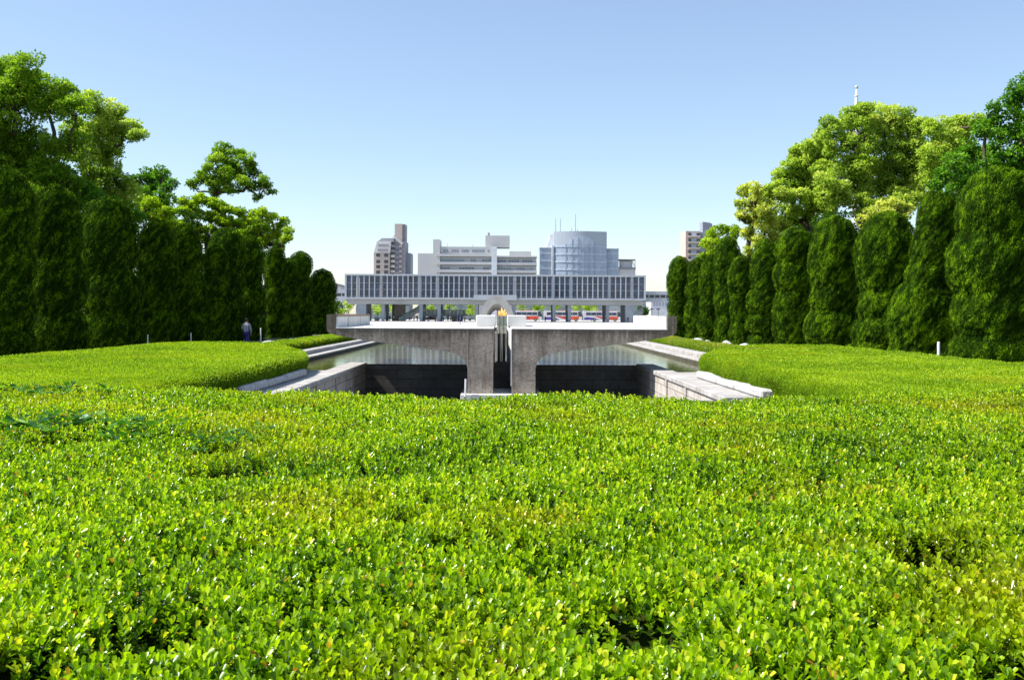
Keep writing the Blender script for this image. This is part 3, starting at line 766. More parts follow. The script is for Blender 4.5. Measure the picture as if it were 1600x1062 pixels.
# ------------------------------------------------------------------ topiary columns
def topiary(px, ptop, wpx, X, lobes, seed, label, nl=15000, wscale=1.0):
    rg = np.random.default_rng(seed)
    D = abs(X*F/(px-VX)); top = P(px, ptop, D)[2]; H = top-GZ+.05; R = wpx*D/F/2*1.02
    nz, nt_ = 70, 56
    zz = 1-(1-np.linspace(0, 1, nz))**1.25; th = np.linspace(0, 2*pi, nt_, endpoint=False)
    Z, TH = np.meshgrid(zz, th, indexing='ij')
    rr = np.zeros_like(Z); core = .48*np.sqrt(np.clip(1-((Z-.3)/.66)**2, 0, 1)); rr = core.copy()
    for (zc, h, rad, dx, dy) in lobes:
        s = 1-((Z-zc)/h)**2
        rl = np.where(s > 0, rad*np.sqrt(np.clip(s, 0, 1)) + (dx*np.cos(TH)+dy*np.sin(TH)), 0)
        k = .03; rr = np.log(np.exp(rr/k)+np.exp(rl/k))*k
    rr *= R*np.sqrt(np.clip((1.0-Z)/.05, 0, 1))**.8
    cx = P(px, ptop, D)[0]
    V = np.stack([cx+rr*np.cos(TH), D+rr*np.sin(TH), GZ-.05+Z*H], -1).reshape(-1, 3)
    nrm0 = np.stack([np.cos(TH), np.sin(TH), Z*0+.2], -1).reshape(-1, 3)
    V = V + unit(nrm0)*((vnoise(V, 1.5, seed)-.5)*.15 + (vnoise(V*[1, 1, .7], 4.0, seed+2)-.5)*.08 - .02)[:, None]*np.clip(rr.reshape(-1), 0, 1)[:, None]
    Q = np.array([(i*nt_+k, i*nt_+(k+1) % nt_, (i+1)*nt_+(k+1) % nt_, (i+1)*nt_+k) for i in range(nz-1) for k in range(nt_)])
    T = quads_to_tris(Q)
    o = root('topiary_column', label, 'topiary', (cx, D, GZ), 'clipped conifer columns lining the garden')
    b = MB(); b.tube([(cx, D, GZ-.1), (cx, D, GZ+H*.75)], [.22, .08], 8); b.build('trunk', M['bark'], o)
    VI = V.copy(); sh = np.clip(1-.10/np.maximum(rr.reshape(-1), .12), .2, 1); VI[:, 0] = cx+(V[:, 0]-cx)*sh; VI[:, 1] = D+(V[:, 1]-D)*sh; VI[:, 2] -= .08
    np_obj('branches', VI, Q, M['topiary_core'], o, smooth=True)
    p, nr = sample_tris(V, T, 1.0, rg, n=nl)
    tilt = p.copy(); tilt[:, 0] -= p[:, 2]*.5; cl = vnoise(tilt*[1.1, 1.1, .55], 3.4, seed+5)*.45+.55*vnoise(tilt*[1.1, 1.1, .6], 8.0, seed+6)
    p = p + nr*((cl-.44)*.20 + rg.uniform(-.05, .01, len(p)))[:, None]
    dirv = unit(nr*.38+np.array([.2, 0, 1.0])+rdir(len(p), rg)*.42)
    ls = rg.uniform(.06, .135, len(p))*(D/55)**.35
    Vl, Fl, k = leaves(p, dirv, unit(nr+rdir(len(p), rg)*.32), ls, ls*.36)
    t = np.clip(.47+1.5*(cl-.47)+rg.normal(0, .12, len(p)), 0, 1)  # tint follows the clumps, painting shade into the hollows between them
    np_obj('foliage', Vl, Fl, M['topiary_leaf'], o, tint=np.repeat(t, k))
    return o
LB = {
 'a': [(.76, .25, .88, .06, 0), (.52, .22, .96, -.06, 0), (.28, .20, .94, .02, 0), (.08, .16, .98, -.04, 0)],
 'b': [(.82, .19, .50, .28, 0), (.64, .13, .58, .16, 0), (.50, .11, .66, .04, 0), (.24, .27, .96, -.12, 0), (.04, .10, .94, -.14, 0)],
 'c': [(.68, .33, .96, .06, 0), (.36, .16, .84, .02, 0), (.18, .15, .92, -.08, 0), (.04, .11, .98, -.22, 0)],
 'd': [(.66, .35, .90, .04, 0), (.40, .15, .84, .02, 0), (.18, .19, 1.0, -.02, 0), (.02, .08, .85, -.04, 0)],
 'e': [(.82, .19, .86, .02, 0), (.60, .16, .90, -.05, 0), (.26, .32, 1.0, 0, 0), (.03, .1, .9, 0, 0)],
 'f': [(.72, .30, .88, .12, 0), (.42, .15, .88, -.08, 0), (.22, .13, .84, -.16, 0), (.05, .11, .9, -.04, 0)],
 'g': [(.72, .30, .90, -.06, 0), (.42, .24, .98, .06, 0), (.14, .19, .96, .10, 0), (.02, .08, .9, .06, 0)],
 'h': [(.70, .32, .94, -.08, 0), (.38, .22, .96, .08, 0), (.12, .18, 1.02, .04, 0), (.02, .08, .9, 0, 0)],
}
RIGHT = [(1556, 262, 140, 'a', 'tallest bulging topiary column at the right frame edge'),
 (1450, 300, 112, 'b', 'topiary with swollen lower left side, second from the right edge'),
 (1383, 332, 100, 'c', 'round topped topiary, third from the right edge, below the bright yellow crown'),
 (1303, 338, 88, 'd', 'tall smooth topped topiary, fourth from the right edge'),
 (1241, 357, 68, 'e', 'slimmer topiary with waisted middle, fifth from the right edge'),
 (1194, 376, 56, 'f', 'knobbly topiary half under yellow hanging foliage, sixth from the right edge'),
 (1160, 400, 42, 'h', 'short topiary behind the knobbly one, seventh from the right edge'),
 (1138, 371, 48, 'g', 'slender high topiary, eighth from the right edge'),
 (1110, 398, 40, 'd', 'narrow topiary, third from the far end of the right row'),
 (1090, 404, 40, 'e', 'narrow topiary, second from the far end of the right row'),
 (1061, 401, 42, 'c', 'last topiary at the far end of the right row beside the monument')]
for i, (px, pt, wp, lb, lab) in enumerate(RIGHT):
    topiary(px, pt, wp, 19.0-2.6*min(1, i/6), LB[lb], 100+i, lab, nl=90000 if i < 2 else (60000 if i < 5 else 28000))
LEFT = [(6, 262, 100, 'a', 'dark topiary column cut by the left frame edge'),
 (88, 291, 90, 'g', 'dark topiary with sunlit rounded top, second from the left edge'),
 (172, 309, 98, 'h', 'widest dark topiary, third from the left edge'),
 (244, 344, 68, 'd', 'dark topiary half hidden behind the widest one, fourth from the left edge'),
 (290, 351, 60, 'g', 'dark topiary with sloping lit shoulder, fifth from the left edge'),
 (337, 384, 44, 'e', 'lower topiary with a bright domed top, sixth from the left edge'),
 (352, 357, 66, 'a', 'tall domed topiary behind the lower bright topped one'),
 (393, 368, 44, 'h', 'slim dark topiary behind the walking person'),
 (432, 386, 40, 'g', 'dark topiary with lit cap right of the walking person'),
 (449, 404, 40, 'd', 'small dark topiary, third from the far end of the left row'),
 (469, 393, 44, 'e', 'smooth dark topiary, second from the far end of the left row'),
 (502, 421, 46, 'c', 'last topiary at the far end of the left row beside the monument')]
for i, (px, pt, wp, lb, lab) in enumerate(LEFT):
    topiary(px, pt, wp, -21.2+3.6*i/11-(.8 if i == 6 else 0), LB[lb], 200+i, lab, nl=45000 if i < 5 else 22000)

# ------------------------------------------------------------------ trees
def tree(name, label, blobs, D, leafmat, lsize, density, base_px, seed, group=None, depth=1.0, puff=.42, fill=15, kind='rhomb', flat=1.0, trunk_r=.35, branches=True, hole=0.0):
    """blobs: (px, py, r_px[, dD]) foliage masses; the crown is one mesh of leaves, the trunk and limbs another"""
    rg = np.random.default_rng(seed)
    B = []
    for bl in blobs:
        dD = bl[3] if len(bl) > 3 else rg.uniform(-1.6, 1.6)*depth
        d = D+dD; B.append((P(bl[0], bl[1], d), bl[2]*d/F))
    bp = P(base_px, 500, D); bp[2] = gz(D)
    cen = np.mean([c for c, _ in B], 0)
    o = root(name, label, 'tree', bp, group)
    tb = MB(); zf = bp[2]+(min(c[2]-r for c, r in B)-bp[2])*.8
    zf = max(zf, bp[2]+1.6); fork = np.array([bp[0]*.8+cen[0]*.2, D, zf])
    tb.tube([bp-[0, 0, .2], bp*.5+fork*.5+[.15, 0, 0], fork], [trunk_r*1.25, trunk_r, trunk_r*.8], 9)
    order = sorted(range(len(B)), key=lambda i: np.linalg.norm((B[i][0]-fork)*[1, 1, .8]))
    nodes = [fork]; par = []; pts_ = [fork]
    for i in order:
        c = B[i][0] - [0, 0, B[i][1]*.25]
        j = min(range(len(pts_)), key=lambda q: np.linalg.norm(pts_[q]-c) + .35*np.linalg.norm(pts_[q]-fork))
        par.append(j); pts_.append(c)
    load = [1.0]*len(pts_)
    for i in range(len(pts_)-1, 0, -1): load[par[i-1]] += load[i]
    rad_ = [trunk_r*.85*sqrt(l/load[0]) for l in load]
    for i in range(1, len(pts_)):
        a_, c = pts_[par[i-1]], pts_[i]; ra = min(rad_[par[i-1]]*.9, rad_[i]*1.5); L_ = np.linalg.norm(c-a_)
        m1 = a_*.62+c*.38+rg.normal(0, .09*L_, 3); m2 = a_*.28+c*.72+rg.normal(0, .07*L_, 3)
        tb.tube([a_, m1, m2, c], [ra, ra*.85, rad_[i], rad_[i]*.8], 6, cap=False)
        if branches:
            r = B[order[i-1]][1]
            for _ in range(5):
                e = B[order[i-1]][0]+rdir(1, rg)[0]*r*.85; tb.tube([c, (c+e)/2+rg.normal(0, .08*r, 3), e], [rad_[i]*.55, rad_[i]*.3, .012], 5, cap=False)
    tb.build('trunk', M['bark'], o, smooth=True)
    PP, NN, TT = [], [], []
    for c, r in B:
        bt = rg.normal(0, .09)
        for q in range(fill):
            dr = rdir(1, rg)[0]; pc = c+dr*r*rg.uniform(.45, .80)*np.array([1, 1, flat]); pr = r*puff*rg.uniform(.7, 1.25)
            m = int(density*1.45*pr*pr*4); 
            if m < 3: continue
            d = rdir(m, rg); d[:, 2] = np.abs(d[:, 2])*np.where(rg.random(m) < .72, 1, -1)
            rad = pr*rg.uniform(.72, 1.05, m)**.5*np.where(rg.random(m) < .12, rg.uniform(1, 1.22, m), 1)
            pt = pc + d*rad[:, None]*np.array([1, 1, .72*flat])
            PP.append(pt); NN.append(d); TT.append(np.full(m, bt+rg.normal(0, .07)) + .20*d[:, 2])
    p, d, t = np.concatenate(PP), np.concatenate(NN), np.concatenate(TT)
    p += (vnoise(p, 1.7, seed)[:, None]-.5)*.35
    dirv = unit(d*.5+rdir(len(p), rg)+np.array([0, 0, -.15])); ls = lsize*rg.uniform(.65, 1.3, len(p))
    Vl, Fl, k = leaves(p, dirv, unit(d*.6+rdir(len(p), rg)*.8+np.array([0, 0, .5])), ls, ls*.6, kind)
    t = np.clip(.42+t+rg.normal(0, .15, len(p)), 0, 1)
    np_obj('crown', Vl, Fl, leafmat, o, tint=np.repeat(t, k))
    return o, len(p)
NT = 0
def T(*a, **k):
    global NT
    o, n = tree(*a, **k); NT += n; return o
GL, GR = 'broadleaf trees behind the left topiary row', 'broadleaf trees behind the right topiary row'
T('camphor_tree', 'tall leafy tree rising out of the top left corner of the view',
  [(-40, 150, 60), (-5, 125, 42), (35, 115, 34), (60, 145, 36), (20, 165, 45), (-30, 220, 60), (25, 220, 40), (75, 170, 26), (100, 150, 28), (118, 175, 28), (60, 270, 42), (10, 290, 45), (95, 285, 30), (-10, 250, 50), (110, 230, 26), (85, 225, 20), (50, 305, 30)],
  60, M['airy_leaf'], .17, 150, 30, 1, GL, fill=16)
T('green_tree', 'darker glossy tree in front of the tall corner tree on the left',
  [(-10, 215, 34), (28, 235, 30), (60, 262, 28), (95, 285, 30), (130, 300, 26), (15, 275, 32), (60, 300, 30), (100, 318, 26), (150, 320, 24), (-10, 300, 30), (180, 330, 22), (205, 338, 20)],
  62, M['green_leaf'], .18, 140, 70, 2, GL, fill=13)
T('camphor_tree', 'yellow green tree with a lobe reaching out to the right, left side of the garden',
  [(140, 165, 24), (160, 180, 26), (178, 200, 26), (200, 205, 20), (215, 213, 14), (150, 215, 30), (175, 228, 22), (130, 245, 30), (165, 255, 26), (150, 285, 28), (182, 285, 26), (200, 300, 20), (120, 200, 22), (130, 300, 26), (170, 312, 26), (195, 325, 22), (185, 175, 12)],
  70, M['camphor_leaf'], .18, 140, 155, 3, GL, fill=15)
T('dark_tree', 'deep green flat topped tree between the yellow tree and the airy tree',
  [(232, 275, 16), (250, 272, 14), (240, 290, 20), (262, 290, 13), (225, 305, 18), (255, 312, 20), (240, 330, 20), (262, 335, 16), (215, 285, 14)],
  80, M['green_leaf'], .19, 130, 240, 4, GL, fill=12, flat=.8)
T('lime_tree', 'light green spreading tree just below the dark flat topped tree',
  [(215, 315, 14), (235, 318, 14), (228, 335, 16), (250, 345, 16), (275, 350, 14), (205, 335, 14), (262, 330, 12)],
  76, M['lime_leaf'], .19, 130, 235, 14, GL, fill=12, flat=.8)
T('airy_tree', 'open crowned tree with visible limbs standing alone against the sky',
  [(350, 236, 16), (370, 238, 14), (385, 250, 14), (335, 248, 14), (328, 262, 12), (312, 275, 14), (303, 288, 12), (330, 282, 16), (352, 272, 15), (372, 270, 13), (392, 268, 13), (360, 295, 14), (385, 290, 11), (402, 290, 12), (418, 290, 10), (424, 300, 7), (405, 308, 8), (335, 298, 12), (397, 258, 8), (412, 280, 8), (356, 254, 13), (345, 264, 13), (366, 264, 12), (378, 281, 12), (346, 286, 13)],
  100, M['airy_leaf'], .22, 85, 345, 5, GL, fill=12, puff=.46, trunk_r=.30, flat=.8)
T('maple_tree', 'bright yellow green layered tree left of centre above the topiary',
  [(292, 315, 14), (312, 312, 15), (332, 318, 15), (352, 325, 15), (372, 332, 14), (300, 332, 16), (325, 338, 16), (350, 345, 16), (372, 350, 14), (292, 350, 14), (315, 358, 14), (340, 362, 14), (286, 330, 12), (388, 345, 12), (300, 367, 13), (322, 374, 13), (345, 374, 13), (372, 367, 13), (278, 366, 13), (262, 352, 12)],
  88, M['lime_leaf'], .20, 140, 335, 6, GL, fill=14, flat=.6)
T('green_tree', 'mid green tree at the right end of the left tree group',
  [(400, 335, 14), (420, 338, 13), (438, 348, 13), (450, 360, 9), (405, 352, 15), (428, 362, 14), (446, 375, 10), (392, 362, 14), (415, 376, 13), (436, 385, 11), (410, 330, 9), (452, 368, 7)],
  98, M['lime_leaf'], .22, 120, 415, 7, GL, fill=11, flat=.75)
T('camphor_tree', 'largest yellow green tree crown on the right with the white spire above it',
  [(1340, 180, 24), (1320, 192, 20), (1300, 205, 22), (1282, 215, 14), (1362, 185, 22), (1385, 185, 24), (1410, 185, 18), (1425, 205, 24), (1440, 195, 14), (1385, 215, 28), (1350, 222, 24), (1322, 225, 18), (1300, 232, 14), (1345, 255, 26), (1375, 255, 30), (1410, 245, 28), (1440, 240, 26),
   (1320, 265, 24), (1350, 290, 26), (1385, 290, 28), (1420, 280, 28), (1445, 275, 24), (1320, 300, 26), (1350, 320, 22), (1400, 315, 24), (1430, 310, 20), (1290, 290, 22)],
  78, M['camphor_leaf'], .19, 150, 1360, 8, GR, fill=15)
T('camphor_tree', 'yellow green crown left of the largest tree, sloping down to the left',
  [(1252, 240, 20), (1270, 235, 18), (1290, 245, 20), (1238, 262, 20), (1262, 262, 22), (1220, 272, 14), (1240, 285, 22), (1270, 290, 24), (1215, 300, 20), (1240, 315, 24), (1275, 318, 24), (1300, 325, 20), (1285, 265, 20), (1300, 300, 20), (1255, 340, 20), (1225, 340, 20)],
  84, M['camphor_leaf'], .20, 150, 1262, 9, GR, fill=15)
T('camphor_tree', 'yellow tree hanging low over the knobbly topiary on the right',
  [(1165, 300, 14), (1182, 297, 14), (1200, 305, 14), (1160, 318, 10), (1178, 320, 16), (1200, 328, 18), (1158, 338, 10), (1175, 345, 16), (1198, 352, 18), (1222, 352, 14), (1170, 368, 13), (1190, 378, 15), (1212, 372, 12), (1168, 392, 9), (1178, 408, 8), (1196, 400, 9), (1210, 392, 9), (1165, 415, 7)],
  82, M['yellow_leaf'], .19, 150, 1200, 10, GR, fill=15)
T('camphor_tree', 'yellow tinged crown between the largest tree and the dark green corner tree',
  [(1465, 205, 22), (1485, 198, 18), (1505, 195, 18), (1525, 192, 14), (1480, 225, 26), (1510, 220, 26), (1460, 245, 26), (1490, 250, 26), (1520, 250, 24), (1465, 280, 22), (1500, 285, 24)],
  72, M['camphor_leaf'], .18, 150, 1495, 11, GR, fill=15)
T('green_tree', 'deep green broad leaved tree at the top right corner of the view',
  [(1585, 150, 24), (1610, 140, 30), (1560, 175, 20), (1590, 185, 26), (1620, 190, 34), (1540, 205, 20), (1565, 215, 26), (1600, 225, 30), (1515, 235, 20), (1540, 245, 26), (1490, 255, 18), (1475, 275, 16), (1500, 280, 22), (1530, 275, 24), (1565, 262, 26), (1600, 265, 28), (1465, 290, 12), (1480, 302, 12), (1635, 240, 36), (1545, 262, 18), (1598, 290, 14)],
  50, M['green_leaf'], .16, 150, 1590, 12, GR, fill=14, kind='rhomb')
T('yellow_tree', 'small bright yellow crown peeping between the right topiary tops',
  [(1378, 325, 14), (1398, 322, 14), (1415, 330, 12), (1360, 335, 12), (1385, 340, 14), (1408, 345, 12), (1345, 345, 10)],
  66, M['yellow_leaf'], .17, 170, 1385, 13, GR, fill=14)
T('green_tree', 'green leafy tree beside the far apartment block on the right',
  [(1115, 365, 11), (1130, 360, 12), (1148, 362, 11), (1105, 380, 11), (1122, 382, 14), (1142, 382, 13), (1112, 398, 12), (1130, 402, 13), (1098, 400, 8), (1150, 400, 10), (1120, 415, 9), (1140, 420, 9), (1100, 415, 7), (1135, 440, 7)],
  102, M['lime_leaf'], .22, 120, 1128, 15, GR, fill=12)
for i, (cx, ry, lab) in enumerate(((-30, 330, 'dark undergrowth tree filling the gap behind the first left topiaries'), (160, 350, 'dark leafy tree filling the gap above the widest left topiary'), (262, 375, 'dark leafy tree behind the middle of the left row'), (370, 390, 'dark leafy tree low behind the far left topiaries'),
                                   (1520, 330, 'dark leafy tree behind the two largest right topiaries'), (1345, 370, 'dark leafy tree low behind the round topped right topiary'), (1250, 385, 'dark leafy tree low behind the waisted right topiary'), (318, 392, 'dark leafy tree low under the bright layered tree on the left'))):
    D = 28.0*F/abs(cx-784)
    T('dark_tree', lab, [(cx+rng.uniform(-1, 1)*45, ry+rng.uniform(-30, 45), 30) for _ in range(9)], D, M['dark_leaf'], .22, 60, cx, 40+i, GL if cx < 700 else GR, fill=9)

# ------------------------------------------------------------------ far street trees seen under the museum
for i, (px, py_, r, D) in enumerate(((530, 482, 8, 330), (545, 478, 9, 335), (590, 482, 8, 360), (618, 484, 7, 365), (672, 482, 6, 360), (704, 479, 7, 350), (733, 484, 9, 345), (815, 482, 7, 362), (842, 481, 8, 366), (872, 480, 8, 362), (902, 481, 7, 366), (924, 480, 9, 360), (1006, 484, 7, 330))):
    lab = ['pale green street tree left of the museum', 'bright street tree touching the left museum wall', 'street tree seen through the first museum bay', 'street tree behind the museum escalator', 'street tree above the black car', 'bright street tree over the glass gallery', 'bright street tree just left of the arch',
           'street tree above the first bus', 'street tree between the first bus and the second', 'street tree behind the second bus', 'street tree left of the third bus', 'bright street tree above the third bus', 'dull bare looking tree right of the museum'][i]
    T('street_tree', lab, [(px+rng.uniform(-1, 1)*r, py_+rng.uniform(-.8, .8)*r, r*.62) for _ in range(6)], D, M['dark_leaf'] if i == 12 else M['camphor_leaf'], .45, 16, px, 70+i, 'street trees beyond the museum', fill=9, branches=False, trunk_r=.2)
for side, lst in ((-1, (60, 180, 280, 350, 400, 440, 470, 498)), (1, (1500, 1400, 1310, 1240, 1185, 1140, 1105, 1080))):
    for i, px in enumerate(lst):
        D = 24.5*F/abs(px-784); yb = 489+(2.1*F/D)
        T('evergreen_shrub', ('%s dark evergreen shrub from the %s frame edge behind the topiary row' % (('first', 'second', 'third', 'fourth', 'fifth', 'sixth', 'seventh', 'eighth')[i], 'left' if side < 0 else 'right')),
          [(px+rng.uniform(-1, 1)*2.2*F/D, yb-rng.uniform(.6, 4.3)*F/D, 1.25*F/D) for _ in range(11)], D, M['dark_leaf'], .20*(D/60)**.5, 45, px, 300+i+20*(side > 0), 'evergreen shrubs behind the topiary rows', fill=9, branches=False, trunk_r=.12, depth=.7)
print('tree leaves', NT)

exec_rest = True
# ------------------------------------------------------------------ museum
DM = 280.0; km = DM/F
mx = lambda px: (px-784)*km
mz = lambda y: (489-y)*km
mu = root('museum', 'long modern concrete museum raised on pillars with a glazed upper storey', 'museum', (mx(774), DM, gz(DM)))
zt, zb_ = mz(429), mz(468.2)
b = MB(); xl, xr = mx(538.3), mx(1009)
b.box(xl, xr, DM, DM+18, mz(431.6), zt); b.box(xl, xl+.5, DM, DM+18, zb_, mz(431.6)-.003); b.box(xr-.5, xr, DM, DM+18, zb_, mz(431.6)-.003)
b.box(xl+.503, xr-.503, DM+.0, DM+18, zb_, mz(465.4)); b.build('frame', M['mus_frame'], mu)
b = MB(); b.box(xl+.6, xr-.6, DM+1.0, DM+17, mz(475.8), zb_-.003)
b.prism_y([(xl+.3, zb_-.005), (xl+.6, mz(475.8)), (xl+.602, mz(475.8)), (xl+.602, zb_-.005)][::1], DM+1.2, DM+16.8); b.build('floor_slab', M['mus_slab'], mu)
thick = [558.6, 595, 655.2, 683, 743, 804, 864.5, 892, 952, 987.4]
edges = [541.2] + thick + [1006.2]; cnts = [2, 4, 7, 3, 7, 7, 7, 3, 7, 4, 2]
wz0, wz1 = mz(465.4)+.003, mz(431.6)-.006
TW = 3.4
for t in thick:
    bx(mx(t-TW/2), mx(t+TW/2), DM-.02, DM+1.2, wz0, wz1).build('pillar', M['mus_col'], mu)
for k in range(len(cnts)):
    a = edges[k]+(TW/2 if k else 0); e = edges[k+1]-(TW/2 if k < len(cnts)-1 else 0); n = cnts[k]; st = (e-a)/n
    for i in range(n):
        x0, x1 = mx(a+i*st), mx(a+(i+1)*st)
        if i < n-1: bx(x1-.15, x1+.15, DM+.05, DM+.75, wz0, wz1).build('mullion', M['mus_frame'], mu)
        b = MB(); b.box(x0+.153, x1-.153, DM+.62, DM+.68, wz0, wz1, m=0)
        for zz_ in (.36, .66): z_ = wz0+(wz1-wz0)*zz_; b.box(x0+.153, x1-.153, DM+.57, DM+.617, z_, z_+.09, m=1)
        b.box(x0+.153, x1-.153, DM+.57, DM+.617, wz0+.25, wz0+.35, m=1)
        b.build('window', [M['mus_glass'], M['mus_frame']], mu)
bx(mx(740), mx(807), DM-1.2, DM-.03, mz(468.9), mz(460.8)).build('canopy', M['mus_frame'], mu)
for row in (281.6, 291.5):
    for pc in (598.2, 658, 686, 744.5, 803, 866, 889.8, 949.5):
        xx = mx(pc)*281.6/280; b = MB()
        b.prism_y([(xx-.38, gz(DM)-.1), (xx+.38, gz(DM)-.1), (xx+.48, mz(475.8)-.003), (xx-.48, mz(475.8)-.003)], row, row+1.1); b.build('column', M['mus_col'], mu)
for a, e in ((556, 571), (978, 991)):
    bx(mx(a), mx(e), 281, 293, gz(DM)-.1, mz(475.8)-.003).build('stair_core', M['mus_col'], mu)
b = MB(); b.box(xl, xr, 279, 299, gz(DM)-.3, gz(DM)+.06); b.build('base_slab', M['paving'], mu)
gm = gz(DM)+.06
es = root('escalator', 'grey escalator rising to the right under the museum floor', 'escalator', (mx(636), 287, gm), None)
b = MB(); x0, x1 = mx(619), mx(654); h1 = mz(483)
b.prism_y([(x0, gm), (x0+1.4, gm), (x1, h1-.7), (x1+1.5, h1-.7), (x1+1.5, h1), (x1-.3, h1)], 287, 288.2); b.build('truss', M['grey_metal'], es)
for yy in (286.9, 288.25):
    b = MB(); b.tube([(x0, yy, gm+.95), (x1-.3, yy, h1+.95), (x1+1.5, yy, h1+.95)], .08, 6); b.build('handrail', M['dark_metal'], es)
    b = MB(); b.prism_y([(x0, gm+.05), (x1-.3, h1+.05), (x1+1.5, h1+.05), (x1+1.5, h1+.9), (x1-.3, h1+.9), (x0, gm+.9)], yy-.02, yy+.02); b.build('balustrade', M['green_glass'], es)
ga = root('glass_gallery', 'greenish glass gallery block standing under the museum floor', 'pavilion', (mx(690), 292, gm))
b = MB(); b.box(mx(656), mx(727), 289, 296, mz(494.5), mz(491.5)); b.build('floor_slab', M['mus_col'], ga)
for i in range(11):
    bx(mx(657+i*6.3), mx(657+(i+1)*6.3)-.12, 289.1, 289.2, mz(491.5)+.003, mz(484.5)).build('pane', M['green_glass'], ga)
b = MB(); b.box(mx(656), mx(727), 289.0, 289.3, mz(484.5)+.003, mz(483.8)); b.build('top_rail', M['mus_frame'], ga)
for pa, pe in ((703, 712), (676, 678)): bx(mx(pa), mx(pe), 290, 295, gm, mz(494.5)-.003).build('support_wall', M['dark_glass'], ga)
b = MB(); b.box(mx(713), mx(721.5), 288, 288.15, gm, mz(494)); b.box(mx(716.3), mx(718.2), 287.985, 287.997, gm+.7, gm+1.5, m=1); b.box(mx(716.8), mx(717.7), 287.985, 287.997, gm+1.503, gm+1.8, m=1)
tag(b.build('sign_board', [plain('poster_blue', (.02, .04, .28)), M['white_paint']], loc=(mx(717), 288, gm)), 'dark blue notice board with a white figure shape under the museum', 'sign')
b = MB(); b.box(mx(604), mx(626), 294, 296, gm, mz(476.2)); tag(b.build('partition_wall', glass_mat('louvre_dark', (.07, .08, .09)), loc=(mx(615), 295, gm)), 'dark slatted partition wall behind the escalator foot', 'wall')

def skywalk(x0, x1, lab):
    o = root('skywalk', lab, 'footbridge', ((x0+x1)/2, 286, gz(286)), 'skywalks joined to the museum ends')
    z0, z1 = mz(470), mz(453.2)
    b = MB(); b.box(x0, x1, 285, 290, z0, z0+1.1); b.box(x0, x1, 285, 290, z1-.95, z1); b.box(x0, x1, 285.5, 289.5, z0+1.103, z1-.953, m=1)
    b.build('corridor', [M['mus_frame'], M['dark_glass']], o)
    n = int((x1-x0)/1.5)
    for i in range(n+1): bx(x0+i*(x1-x0)/n-.12, x0+i*(x1-x0)/n+.12, 285.2, 285.45, z0+1.103, z1-.953).build('mullion', M['mus_frame'], o)
    for t in (.3, .8): bx(x0+(x1-x0)*t-.4, x0+(x1-x0)*t+.4, 286.5, 288.5, gz(286), z0-.003).build('pier', M['mus_col'], o)
skywalk(xl-34, xl-.05, 'pale covered footbridge leaving the left end of the museum')
skywalk(xr+.05, xr+36, 'pale covered footbridge leaving the right end of the museum')

# ------------------------------------------------------------------ buses
bus_white = plain('bus_white', (.75, .75, .76), .3); bus_red = plain('bus_red', (.62, .03, .03), .3); bus_or = plain('bus_orange_red', (.75, .11, .04), .3); bus_pur = plain('bus_purple', (.09, .06, .36), .3)
def bus(px0, px1, label):
    D = 322.0; k = D/F; x0, x1 = (px0-784)*k, (px1-784)*k; L = x1-x0; z0 = gz(D)+.03
    o = root('coach_bus', label, 'bus', ((x0+x1)/2, D, z0), 'coaches parked behind the museum')
    f = lambda t: x0+L*t
    b = MB(); zl = z0+.38; zh = z0+3.35
    prof = [(x0+.06, zl), (x1-.02, zl), (x1, z0+1.2), (x1-.12, z0+2.3), (x1-.55, zh-.12), (x1-.95, zh), (x0+.35, zh), (x0+.08, zh-.3)]
    b.prism_y(prof, D, D+2.5); b.build('body', bus_white, o)
    side = D-.012
    b = MB()                                       # livery panels applied on the side
    b.prism_y([(f(.02), zl+.15), (f(.42), zl+.15), (f(.30), zl+.75), (f(.14), zl+1.0), (f(.04), zl+.9)], side, D-.002, m=0)
    b.prism_y([(f(.30), zl+1.25), (f(.52), zl+.45), (f(.66), zl+.15), (f(.70), zl+.15), (f(.70), zl+1.2), (f(.50), zl+1.15), (f(.36), zl+1.4)], side-.003, D-.004, m=1)
    b.prism_y([(f(.703), zl+.15), (f(.90), zl+.15), (f(.93), zl+.8), (f(.90), zl+1.25), (f(.703), zl+1.25)], side-.003, D-.004, m=2)
    b.box(f(.45), f(.78), D+.3, D+2.2, zh+.003, zh+.16, m=1)
    b.build('livery', [bus_pur, bus_red, bus_or], o)
    for i in range(6):
        a = .08+i*.135
        bx(f(a), f(a+.128), side-.006, D-.005, z0+1.95, z0+2.85).build('window', M['mus_glass'], o)
    b = MB(); b.prism_y([(f(.90), z0+1.6), (x1-.03, z0+1.5), (x1-.14, z0+2.3), (x1-.5, z0+3.1), (f(.90), z0+3.1)], side-.006, D-.005)
    b.prism_y([(x1+.005, z0+1.5), (x1+.03, z0+1.5), (x1-.09, z0+2.3), (x1-.45, z0+3.1), (x1-.48, z0+3.1), (x1-.115, z0+2.3)], D+.15, D+2.35); b.build('windscreen', M['dark_glass'], o)
    for t in (.30, .84):
        w_ = MB(); w_.tube([(f(t), D-.03, z0+.5), (f(t), D+.3, z0+.5)], .5, 16); wo = w_.build('wheel', M['tyre'], o)
        w_ = MB(); w_.tube([(f(t), D-.05, z0+.5), (f(t), D-.032, z0+.5)], .27, 12); w_.build('rim', M['steel'], wo)
    bx(x1-.01, x1+.05, D+.2, D+.6, z0+.75, z0+.95).build('headlight', M['pale_glass'], o)
    bx(x1-.01, x1+.05, D+1.9, D+2.3, z0+.75, z0+.95).build('headlight', M['pale_glass'], o)
bus(786, 846.5, 'leftmost coach, red and white, half hidden behind the monument parapet')
bus(849.5, 909.5, 'middle coach, red, white and purple, behind the museum pillars')
bus(911, 970.5, 'rightmost coach, white with purple sweep, behind the museum pillars')

